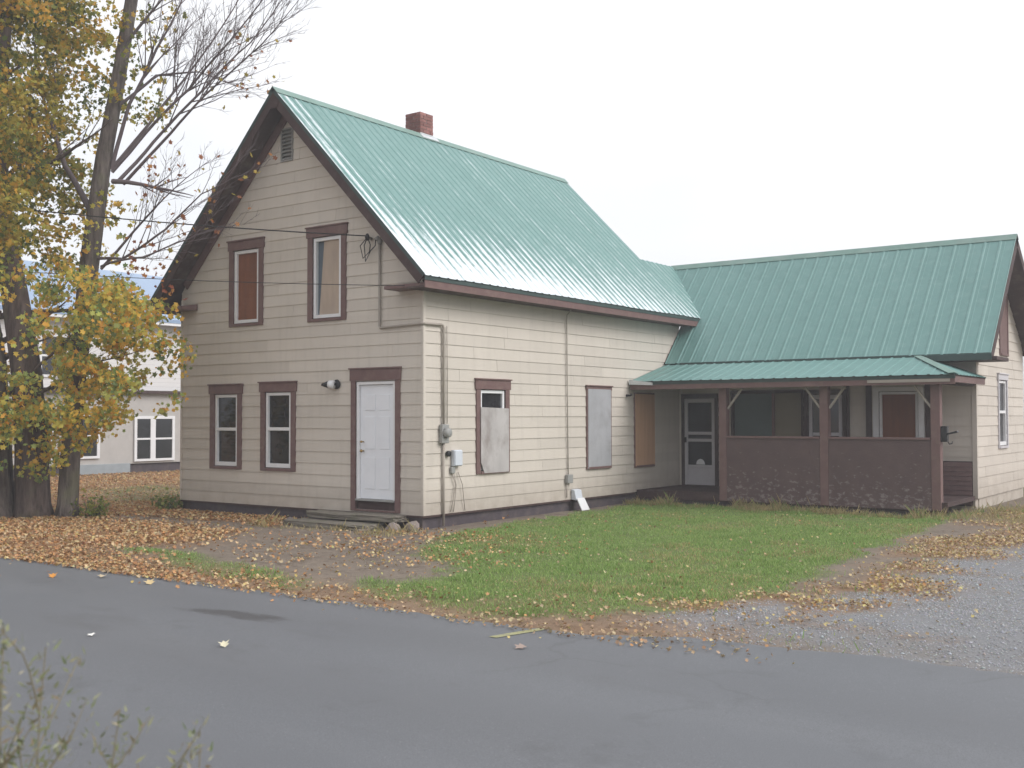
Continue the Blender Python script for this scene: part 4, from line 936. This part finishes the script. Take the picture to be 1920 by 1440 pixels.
t1 = thing('bare_maple', (-7, -2.3, -.22), 'slim maple with long bare grey branches reaching over the house gable', 'tree', rz=TR)
rd = random.Random(11)
tr = MB(); tp = [Vector(p) for p in ((.18, 0, -.1), (.18, 0, .25), (.22, 0, 1.2), (.32, .02, 2.7), (.45, .0, 3.9), (.57, -.02, 4.95), (.68, 0, 5.9), (.79, 0, 6.77), (.95, .05, 7.75), (1.12, .05, 8.8), (1.26, .1, 9.85), (1.36, .1, 11), (1.5, .2, 13))]
tr.tube(tp, [.27, .19, .175, .17, .17, .175, .16, .148, .135, .125, .115, .09, .03], 14)
lbuild(tr, 'trunk', 'bark', t1)
limbs = MB(); tips = []
LIMBS = [  # polylines (x, depth, z), base radius
 ([(.95, 0, 6.6), (1.35, -.2, 7.75), (1.9, -.4, 8.7), (2.4, -.5, 9.6), (2.75, -.6, 10.5)], .042),
 ([(.93, 0, 6.55), (1.6, .2, 7.5), (2.2, .4, 8.4), (3.1, .5, 9.8), (3.5, .6, 10.6)], .036),
 ([(.95, 0, 6.5), (1.6, -.1, 7.2), (2.5, -.3, 8.0), (3.1, -.5, 8.6), (4.1, -.9, 9.6), (4.5, -1, 10.2)], .036),
 ([(1.05, 0, 6.3), (1.7, .1, 7.1), (2.7, .0, 8.1), (3.6, -.2, 8.9), (4.3, -.3, 9.8)], .038),
 ([(1.2, -.1, 6.25), (2.2, -.5, 7.1), (2.95, -.9, 7.7), (4.1, -1.5, 8.4), (5.0, -2.0, 9.2)], .033),
 ([(1.0, -.1, 6.3), (1.6, -.3, 6.2), (2.2, -.5, 6.05), (2.7, -.7, 5.9)], .05),
 ([(.75, -.1, 4.85), (1.3, -.4, 4.8), (2.3, -1.0, 5.25), (3.1, -1.6, 5.75), (3.9, -2.1, 6.0)], .032),
 ([(.8, -.1, 4.65), (1.5, -.4, 5.3), (2.2, -.8, 5.85), (3.2, -1.4, 6.4)], .03),
 ([(.8, -.1, 4.7), (1.9, -.9, 4.75), (2.9, -1.7, 4.95), (3.7, -2.2, 5.05)], .025),
 ([(.97, 0, 7.7), (1.7, .2, 8.4), (2.5, .3, 8.5), (3.3, .4, 8.2)], .034),
 ([(1.15, 0, 8.9), (1.9, -.3, 9.6), (2.8, -.5, 10.6)], .036),
 ([(.6, .1, 5.6), (-.1, .4, 6.7), (-.6, .6, 8.0), (-.9, .7, 9.5)], .07),
]
for pl, r in LIMBS:
    pts = []
    for a, b in zip(pl, pl[1:]): pts += bend(a, b, 4, .05, rd)[:-1]
    pts.append(Vector(pl[-1])); n = len(pts)
    limbs.tube(pts, [max(.004, r * (1 - .88 * k / (n - 1))) for k in range(n)], 7, False); twigs(limbs, pts, r, 2, rd, 3.5, tips)
lbuild(limbs, 'branches', 'twig', t1)

t2 = thing('leafy_maple', (-7.6, -2.75, -.22), 'large thick trunked maple with dense yellow and olive autumn leaves', 'tree', rz=TR)
tr = MB()
tr.tube([(.30, 0, -.15), (.28, 0, .25), (.24, 0, 1.3), (.14, .0, 2.7), (-.15, .1, 4.2), (-.42, .1, 5.6), (-.60, .2, 7.2), (-.5, .3, 9.5), (-.3, .2, 12)], [.42, .32, .29, .27, .24, .21, .18, .13, .04], 16)
lbuild(tr, 'trunk', 'bark_dark', t2)
tr = MB(); tr.tube([(-.42, -.1, -.15), (-.44, -.1, .3), (-.50, -.1, 1.5), (-.62, 0, 3), (-1.0, .1, 5), (-1.5, .2, 8), (-1.7, .3, 11.5)], [.50, .40, .37, .34, .28, .2, .04], 16)
lbuild(tr, 'trunk', 'bark', t2)
br = MB(); tips2 = []
for k in range(26):
    z0 = rd.uniform(2.3, 9.5); a = rd.uniform(0, 6.28); x0 = -.2 - .1 * z0 * .6; ln = rd.uniform(1.2, 2.6)
    p0 = Vector((x0, .1, z0)); p1 = p0 + Vector((math.cos(a) * ln, math.sin(a) * ln, rd.uniform(.1, 1.3)))
    pts = bend(p0, p1, 6, .1, rd); br.tube(pts, [max(.006, .06 * (1 - .9 * j / 6)) for j in range(7)], 6, False); twigs(br, pts, .05, 1, rd, 1.8, tips2)
for p0, p1 in (((.2, -.1, 2.2), (2.6, -.8, 3.1)), ((.2, -.1, 2.6), (2.2, -.5, 4.1)), ((.1, -.1, 3.0), (1.4, -.9, 4.5)), ((.2, -.2, 1.8), (1.6, -.9, 1.6)), ((.1, -.2, 1.6), (-1.4, -.9, 1.9))):
    pts = bend(p0, p1, 6, .12, rd); br.tube(pts, [max(.005, .035 * (1 - .88 * j / 6)) for j in range(7)], 6, False); twigs(br, pts, .03, 1, rd, 2.2, tips2)
lbuild(br, 'branches', 'bark_dark', t2)
# crown: clumps of single leaves; offsets are relative to this tree's own foot
def right_edge(z):    # how far right the foliage reaches at height z
    zz = np.array([-1, .9, 1.2, 1.7, 2.2, 2.7, 3.1, 3.6, 4.1, 4.5, 4.8, 5.2, 5.9, 6.8, 7.8, 8.8, 9.8, 12, 14]); xx = np.array([.2, .6, 1.2, 2.2, 2.75, 3.05, 3.25, 3.0, 2.7, 2.0, 1.3, .95, 1.0, 1.0, .95, 1.3, 1.6, 1.4, .3])
    return np.interp(z, zz, xx)
PAL_HI = [(.38, .31, .055), (.56, .35, .055), (.20, .22, .05), (.62, .36, .06), (.115, .14, .04), (.46, .40, .08)]
PAL_LO = [(.60, .50, .10), (.76, .49, .09), (.30, .36, .11), (.78, .42, .08), (.19, .25, .09), (.52, .53, .15)]
cen, col = [], []
def clump(c, r, n, pal, wts, flat=.75):
    d = rng.normal(size=(n, 3)); d /= np.linalg.norm(d, axis=1, keepdims=True); rr = r * rng.random((n, 1)) ** .45
    p = np.array(c) + d * rr * np.array([1.15, 1.15, flat]); cen.append(p); col.append(pick(pal, n, wts))
nrd = np.random.default_rng(5)
for _ in range(380):                                       # upper crown
    z = nrd.uniform(4.75, 12.3); xr = right_edge(z) - .15; x = xr - abs(nrd.normal(0, 1.5)) - .05; 
    if x < -4.0: continue
    dmax = 1.9 * math.sqrt(max(.1, 1 - ((z - 8) / 6) ** 2)); y = nrd.uniform(-dmax, dmax)
    wts = nrd.dirichlet(np.array([2.2, 1.5, 1.7, .6, 1.3, 1.4]) * .45); clump((x, y, z), nrd.uniform(.22, .5), int(nrd.uniform(50, 105)), PAL_HI, wts)
for _ in range(180):                                       # low skirt of lighter leaves
    z = nrd.uniform(1.0, 4.75); xr = right_edge(z) - .22; x = xr - abs(nrd.normal(0, 1.5)); 
    if x < -3.2: continue
    if z < 1.9 and not (-.9 < x < 2.2): continue
    if z < 1.6 and nrd.random() < .45: continue
    dmax = 1.0; y = nrd.uniform(-1.6, .5) - .3 * max(0, x - 1.5)
    wts = nrd.dirichlet(np.array([2.4, 1.5, 1.5, .8, 1.0, 1.6]) * .5); clump((x, y, z), nrd.uniform(.18, .40), int(nrd.uniform(40, 80)), PAL_LO, wts, .8)
for _ in range(46):                                        # lowest sprays hanging in front of the trunks
    x, z = nrd.uniform(-1.2, 1.5), nrd.uniform(.75, 2.1); clump((x, nrd.uniform(-1.5, -.6), z), nrd.uniform(.14, .3), int(nrd.uniform(14, 34)), PAL_LO, nrd.dirichlet(np.array([2.0, .8, 2.2, .4, 1.6, 2.0]) * .5), .6)
for _ in range(60):                                        # thin foliage right of the slim trunk
    x, z = nrd.uniform(1.55, 2.75), nrd.uniform(7.2, 10.2); clump((x, nrd.uniform(-.6, 1.0), z), nrd.uniform(.1, .26), int(nrd.uniform(5, 13)), PAL_HI, nrd.dirichlet(np.array([2.2, 1, 1.7, .3, 2, 1.4]) * .5))
for _ in range(26):
    x, z = nrd.uniform(1.2, 2.1), nrd.uniform(4.7, 6.0); clump((x, nrd.uniform(-.5, .5), z), nrd.uniform(.1, .22), int(nrd.uniform(5, 12)), PAL_LO, nrd.dirichlet(np.array([2.4, 1.5, .5, 1, .4, .8]) * .5))
for x, z in ((3.3, 2.95), (3.35, 3.1), (3.1, 3.3), (3.15, 2.2), (2.95, 2.0), (2.9, 3.9), (3.05, 3.75)): clump((x, -.7, z), .22, 24, PAL_LO, nrd.dirichlet(np.array([2.4, 1.8, .8, 1.2, .4, 1]) * .5))
for x, z in ((2.0, 9.4), (2.1, 8.3), (2.45, 7.5), (2.75, 7.55), (1.75, 7.9), (1.8, 5.5), (1.9, 5.8), (1.6, 6.0)): clump((x, -.2, z), .16, 14, PAL_HI, None)
for x, z in ((2.3, 4.7), (2.6, 4.45), (2.4, 5.0), (3.0, 4.15), (2.9, 4.6)): clump((x, -.6, z), .3, 9, [(.45, .2, .06), (.3, .1, .05)], None)
CE, CO = np.concatenate(cen), np.concatenate(col); n = len(CE)
nr_ = rng.normal(size=(n, 3)); nr_[:, 2] = nr_[:, 2] * .7 + .45; nr_[:, 1] -= .25
crown = leaf_mesh('crown', CE, nr_, rng.uniform(0, 6.28, n), rng.uniform(.05, .125, n), CO, 'leaf', .3)
local_link('crown', crown, t2)
# sparse orange leaves still hanging on the bare tree
tp_ = [p for p in tips if p.z < 8.5]; rd.shuffle(tp_)
ce = np.array([tuple(p) for p in tp_[:150]]) + rng.normal(0, .05, (len(tp_[:150]), 3)); n = len(ce)
local_link('crown', leaf_mesh('crown', ce, rng.normal(size=(n, 3)), rng.uniform(0, 6.28, n), rng.uniform(.07, .11, n), pick([(.42, .19, .06), (.3, .12, .05), (.4, .3, .06)], n), 'leaf'), t1)
# ivy shrub at the trunk foot
def bush(name, x, y, h, r, n, pal, label, cat, size=(.05, .09)):
    z0 = float(gz(x, y)); b = thing(name, (x, y, z0), label, cat); st = MB(); pts_ = []
    for k in range(14):
        a = rng.uniform(0, 6.28); q = rng.uniform(.3, 1) * r; e = Vector((x + math.cos(a) * q, y + math.sin(a) * q, z0 + h * rng.uniform(.5, 1)))
        pp = bend((x + math.cos(a) * .05, y + math.sin(a) * .05, z0 - .02), e, 4, .15, rd); st.tube(pp, [.007, .006, .005, .004, .002], 4, False); pts_ += pp[1:]
    st.build('stems', 'twig', b, fix=False); P = np.array([tuple(p) for p in pts_]); i = rng.integers(0, len(P), n); c = P[i] + rng.normal(0, .07, (n, 3)); c[:, 2] = np.maximum(c[:, 2], z0 + .02)
    me = leaf_mesh('foliage', c, rng.normal(size=(n, 3)) + np.array([0, 0, .5]), rng.uniform(0, 6.28, n), rng.uniform(*size, n), pick(pal, n), 'leaf'); link('foliage', me, b); return b
bush('leafy_shrub', -6.45, -1.95, .42, .32, 260, [(.22, .26, .06), (.34, .32, .08), (.13, .17, .05)], 'small yellow green shrub at the foot of the slim maple', 'shrub')
bush('leafy_shrub', -6.6, -.2, .3, .4, 200, [(.12, .17, .05), (.25, .26, .08)], 'low green shrub by the far corner of the gable wall', 'shrub')

# ------------------------------------------------------------------ ground cover
def scatter(n, x0, x1, y0, y1, dens):
    x, y = rng.uniform(x0, x1, n), rng.uniform(y0, y1, n); k = rng.random(n) < dens(x, y); return x[k], y[k]
def in_house(x, y): return ((x > -W - .02) & (x < .02) & (y > -.03) & (y < LF)) | ((x > -.1) & (x < PX1) & (y > PY + .02) & (y < YB)) | ((x > -2.4) & (x < -.3) & (y > -.8) & (y < 0))
def in_view(x, y):    # leave out ground cover wholly outside a generous cone in front of the viewpoint
    dx, dy = x - CAM.x, y - CAM.y; d = dx * fw.x + dy * fw.y; s_ = dx * rt.x + dy * rt.y; return (np.abs(s_) < .62 * d + 1.5)
# lawn
x, y = scatter(560000, -3, 9, -5.6, 9.5, lambda x, y: zones(x, y)[0] ** 1.3 * (.35 + .65 * smooth(.25, .6, fbm(x, y, .7, 31))) * (~in_house(x, y)) * in_view(x, y))
x2, y2 = scatter(60000, -14, -6, -1, 7, lambda x, y: .5 * zones(x, y)[0] * (~in_house(x, y)))
x3, y3 = scatter(14000, .05, 6.6, 6.45, 7.12, lambda x, y: smooth(.4, .7, fbm(x, y, .5, 41)))
x4, y4 = scatter(5000, 6.4, 8.0, 6.5, 9.8, lambda x, y: .8 * smooth(.35, .6, fbm(x, y, .6, 43)) * (~in_house(x, y)))
x5, y5 = scatter(2600, -3.0, .3, -1.25, -.15, lambda x, y: .9 * smooth(.42, .66, fbm(x, y, .4, 47)) * (~in_house(x, y)))
x6, y6 = scatter(9000, 6.4, 9.2, -4.9, 7, lambda x, y: .5 * smooth(.7, .1, np.abs(sdist(GRAV, x, y) + .25)) * smooth(.4, .65, fbm(x, y, .6, 49)))
x4, y4 = np.concatenate([x4, x5, x6]), np.concatenate([y4, y5, y6])
tall = np.concatenate([np.zeros(len(x) + len(x2)), np.ones(len(x3) + len(x4) - len(x6)), np.full(len(x6), .35)]); x, y = np.concatenate([x, x2, x3, x4]), np.concatenate([y, y2, y3, y4]); n = len(x); z = gz(x, y) - .004
h = (rng.uniform(.02, .05, n) * (.35 + .7 * fbm(x, y, 1.0, 51) + 1.1 * smooth(.5, .8, fbm(x, y, .3, 53)))) * (1 + tall * rng.uniform(.5, 3.2, n)); a = rng.uniform(0, 6.28, n); wd_ = rng.uniform(.003, .006, n); ln = rng.uniform(.2, .9, n) * h; la = rng.uniform(0, 6.28, n)
B = np.stack([x, y, z], 1); sdv = np.stack([np.cos(a), np.sin(a), 0 * a], 1) * wd_[:, None]; lean = np.stack([np.cos(la) * ln, np.sin(la) * ln, h], 1)
P = np.stack([B - sdv, B + sdv, B + lean * .55 + sdv * .7 + np.array([0, 0, 1]) * (h * .1)[:, None], B + lean], 1).reshape(-1, 3)
gcol = pick([(.24, .36, .10), (.29, .405, .125), (.35, .42, .165), (.18, .29, .08)], n); dry = smooth(.46, .7, fbm(x, y, .9, 61)) * .36 + .8 * tall; dm = (rng.random(n) < dry)[:, None]
gcol = np.where(dm, pick([(.42, .35, .18), (.33, .28, .13), (.48, .38, .2)], n), gcol)
me = poly_mesh('lawn_grass', P, [(0, 1, 2), (0, 2, 3)], n, 4, np.repeat(gcol, 4, 0), 'grassblade')
tag(link('lawn_grass', me), 'short green lawn grass beside the house', 'grass', kind='stuff')
# fallen leaves
def leaf_dens(x, y):
    zl = zones(x, y); d = zl[2] ** 1.2 + .0045 * zl[0] + .008 * (y > edge(x)); d = d * (.25 + .75 * smooth(.2, .55, fbm(x, y, .6, 71)))
    d = np.maximum(d, .22 * smooth(-3.2, -1.0, -np.hypot(x - 1.5, y + 2.2)) * smooth(.35, .6, fbm(x, y, .5, 73)))
    return np.clip(d, 0, 1) * (~in_house(x, y)) * in_view(x, y)
x, y = scatter(210000, -9, 9.5, -5.75, 9, leaf_dens); xb, yb = scatter(55000, -20, -6.4, -5.7, 12, lambda x, y: .8 * leaf_dens(x, y)); x, y = np.concatenate([x, xb]), np.concatenate([y, yb])
xr_, yr_ = scatter(400, -6, 9, -6.4, -5.4, lambda x, y: .35 * smooth(-1.0, .1, y - edge(x)) * (y < edge(x))); x, y = np.concatenate([x, xr_]), np.concatenate([y, yr_])
n = len(x); on_road = y < edge(x) - .02; z = np.where(on_road, RZ + .012, gz(x, y) + .012) + rng.uniform(0, .035, n) * np.where(on_road, .2, 1)
nn_ = rng.normal(size=(n, 3)) * .6; nn_[:, 2] = 1
fcol = pick([(.48, .27, .13), (.38, .21, .10), (.52, .35, .18), (.27, .155, .085), (.56, .43, .24), (.50, .26, .11), (.42, .32, .2)], n); rt_ = (rng.random(n) < .75 * smooth(2.5, 5.5, x))[:, None]
fcol = np.where(rt_, pick([(.44, .33, .20), (.36, .26, .16), (.50, .39, .24), (.30, .20, .12)], n), fcol)
yl = (rng.random(n) < (.06 + .22 * (x > 1.5) * (y > -4.6)))[:, None]
fcol = np.where(yl, pick([(.50, .42, .17), (.52, .44, .25), (.45, .33, .12)], n), fcol)
me = leaf_mesh('fallen_leaves', np.stack([x, y, z], 1), nn_, rng.uniform(0, 6.28, n), np.where(x < 1.5, rng.uniform(.026, .064, n), rng.uniform(.024, .048, n)), fcol, 'dryleaf', .55)
tag(link('fallen_leaves', me), 'brown and yellow fallen leaves over yard and verge', 'leaves', kind='stuff')
# single leaves lying on the road
RL = [(4.50, -7.78, .095, (.66, .61, .44), 'pale yellow leaf lying alone on the asphalt'), (3.19, -8.18, .075, (.82, .80, .74), 'small whitish leaf lying alone on the asphalt'), (-.45, -6.35, .11, (.62, .28, .07), 'orange leaf on the road nearest the big maple'), (.95, -5.98, .13, (.6, .46, .25), 'tan leaf on the road just off the leaf verge'), (-.85, -6.85, .12, (.5, .27, .1), 'brown leaf on the road by the left picture edge'), (.05, -6.0, .12, (.55, .45, .3), 'pale tan leaf near the left road edge'), (6.55, -6.35, .11, (.36, .28, .24), 'faint brown leaf beside the yellow paint line')]
for x_, y_, s_, c_, lb in RL:
    me = leaf_mesh('fallen_leaf', np.array([[x_, y_, road_z(x_, y_) + .012]]), np.array([[.12, -.22, 1.]]), np.array([random.uniform(0, 6)]), np.array([s_]), np.array([c_]), 'dryleaf', .35)
    tag(link('fallen_leaf', me), lb, 'leaf', 'single leaves on the road')
# gravel stones
OC = np.array([(1, 0, 0), (-1, 0, 0), (0, 1, 0), (0, -1, 0), (0, 0, 1), (0, 0, -1)], float); OF = [(0, 2, 4), (2, 1, 4), (1, 3, 4), (3, 0, 4), (2, 0, 5), (1, 2, 5), (3, 1, 5), (0, 3, 5)]
x, y = scatter(170000, 6.6, 16, -5.2, 7.5, lambda x, y: np.clip(zones(x, y)[1], .0, 1) * in_view(x, y) * (.45 + .55 * smooth(.3, .6, fbm(x, y, .5, 81))) * np.clip(1.25 - .1 * (y + 5), .25, 1))
n = len(x); s_ = rng.uniform(.005, .012, n) * (1 + .8 * (rng.random(n) < .06)); z = gz(x, y) + s_ * .15
V = OC[None] * s_[:, None, None] * rng.uniform(.6, 1.25, (n, 6, 3)); a = rng.uniform(0, 6.28, n); ca, sa = np.cos(a)[:, None], np.sin(a)[:, None]
V = np.stack([V[..., 0] * ca - V[..., 1] * sa, V[..., 0] * sa + V[..., 1] * ca, V[..., 2] * .75], -1) + np.stack([x, y, z], 1)[:, None, :]
me = poly_mesh('gravel', V.reshape(-1, 3), OF, n, 6, np.repeat(pick([(.30, .305, .32), (.35, .355, .372), (.25, .252, .26), (.40, .405, .42), (.32, .305, .28)], n), 6, 0), 'stone')
tag(link('gravel', me), 'grey crushed stone of the driveway', 'gravel', kind='stuff')

# ------------------------------------------------------------------ weeds at the near verge
def weed(x, y, h, lean, seed, label, thick=.0045, side=10):
    r_ = random.Random(seed); z0 = float(gz(x, y)); h = h + .11; t_ = thing('weed_stalk', (x, y, z0), label, 'weed', 'tall weeds on the near verge')
    top = Vector((x + lean[0], y + lean[1], z0 + h)); main = bend((x, y, z0 - .02), top, 10, .05, r_); st = MB(); st.tube(main, [thick * (1 - .7 * k / 10) for k in range(11)], 6, False)
    src = [(main, .35)]
    for _ in range(side):
        k = r_.randint(3, 9); a = r_.uniform(0, 6.28); l_ = r_.uniform(.10, .34); e = main[k] + Vector((math.cos(a) * l_ * .55, math.sin(a) * l_ * .55, l_ * .8)); pp = bend(main[k], e, 5, .15, r_)
        st.tube(pp, [.0025 * (1 - .7 * j / 5) for j in range(6)], 5, False); src.append((pp, 0))
    st.build('stem', 'weed_stem', t_, fix=False); ce, nr2 = [], []
    for pp, f0 in src:
        L = sum((b - a).length for a, b in zip(pp, pp[1:]))
        for _ in range(int(L * 150)):
            q = r_.uniform(f0, 1); k = min(int(q * (len(pp) - 1)), len(pp) - 2); ce.append(tuple(pp[k].lerp(pp[k + 1], q * (len(pp) - 1) - k) + Vector((r_.gauss(0, .012), r_.gauss(0, .012), r_.gauss(0, .012)))))
    ce = np.array(ce); n = len(ce)
    me = weed_leaves(ce, n); link('leaves', me, t_)
WL = np.array([(0, 0), (.11, .35), (0, 1.0), (-.11, .35)], float)
def weed_leaves(ce, n):
    d = rng.normal(size=(n, 3)); d[:, 2] = np.abs(d[:, 2]) * .8 + .35; d /= np.linalg.norm(d, axis=1, keepdims=True); o_ = np.cross(d, rng.normal(size=(n, 3))); o_ /= np.linalg.norm(o_, axis=1, keepdims=True); s_ = rng.uniform(.012, .032, n)[:, None, None]
    P = ce[:, None] + s_ * (d[:, None] * WL[None, :, 1:] + o_[:, None] * WL[None, :, :1] * 1.3)
    return poly_mesh('leaves', P.reshape(-1, 3), [(0, 1, 2, 3)], n, 4, np.repeat(pick([(.23, .255, .13), (.30, .31, .18), (.18, .21, .10), (.36, .35, .25), (.25, .21, .14)], n), 4, 0), 'weed')
WEEDS = [(9.66, -12.53, 1.40, (.02, .04), 'tallest weed stalk with a dark straight stem'), (9.60, -12.56, 1.42, (.0, .02), 'weed stalk at the bottom left picture corner'), (9.70, -12.50, 1.27, (.10, .11), 'weed stalk leaning away to the right of the tallest'), (9.62, -12.50, 1.24, (-.0, -.02), 'shorter bushy weed below the tallest stalk'), (9.80, -12.42, 1.15, (.03, .05), 'short weed between the leaning stalk and the outer one'), (9.92, -12.36, 1.19, (.02, .07), 'lone thin weed stalk furthest from the picture corner'), (9.78, -12.50, 1.10, (.04, .08), 'low weed beside the leaning stalk')]
for i, (x_, y_, h_, l_, lb) in enumerate(WEEDS): weed(x_, y_, h_, l_, 100 + i, lb)

# ------------------------------------------------------------------ added haze volume, imitates lens veiling and lifts the blacks
hz = MB().box(-1000, 1000, -1000, 1000, -3.0, 15.5).build('haze', None)
hm = bpy.data.materials.new('haze'); hm.use_nodes = True; ht = hm.node_tree; ht.nodes.clear()
ho = ht.nodes.new('ShaderNodeOutputMaterial'); pv = ht.nodes.new('ShaderNodeVolumePrincipled')
pv.inputs['Color'].default_value = (.93, .94, .97, 1); pv.inputs['Density'].default_value = .0032; pv.inputs['Anisotropy'].default_value = .2
ht.links.new(pv.outputs[0], ho.inputs['Volume']); hz.data.materials.append(hm); tag(hz, 'thin pale haze added over the yard to soften contrast like lens veiling', 'haze', kind='stuff')
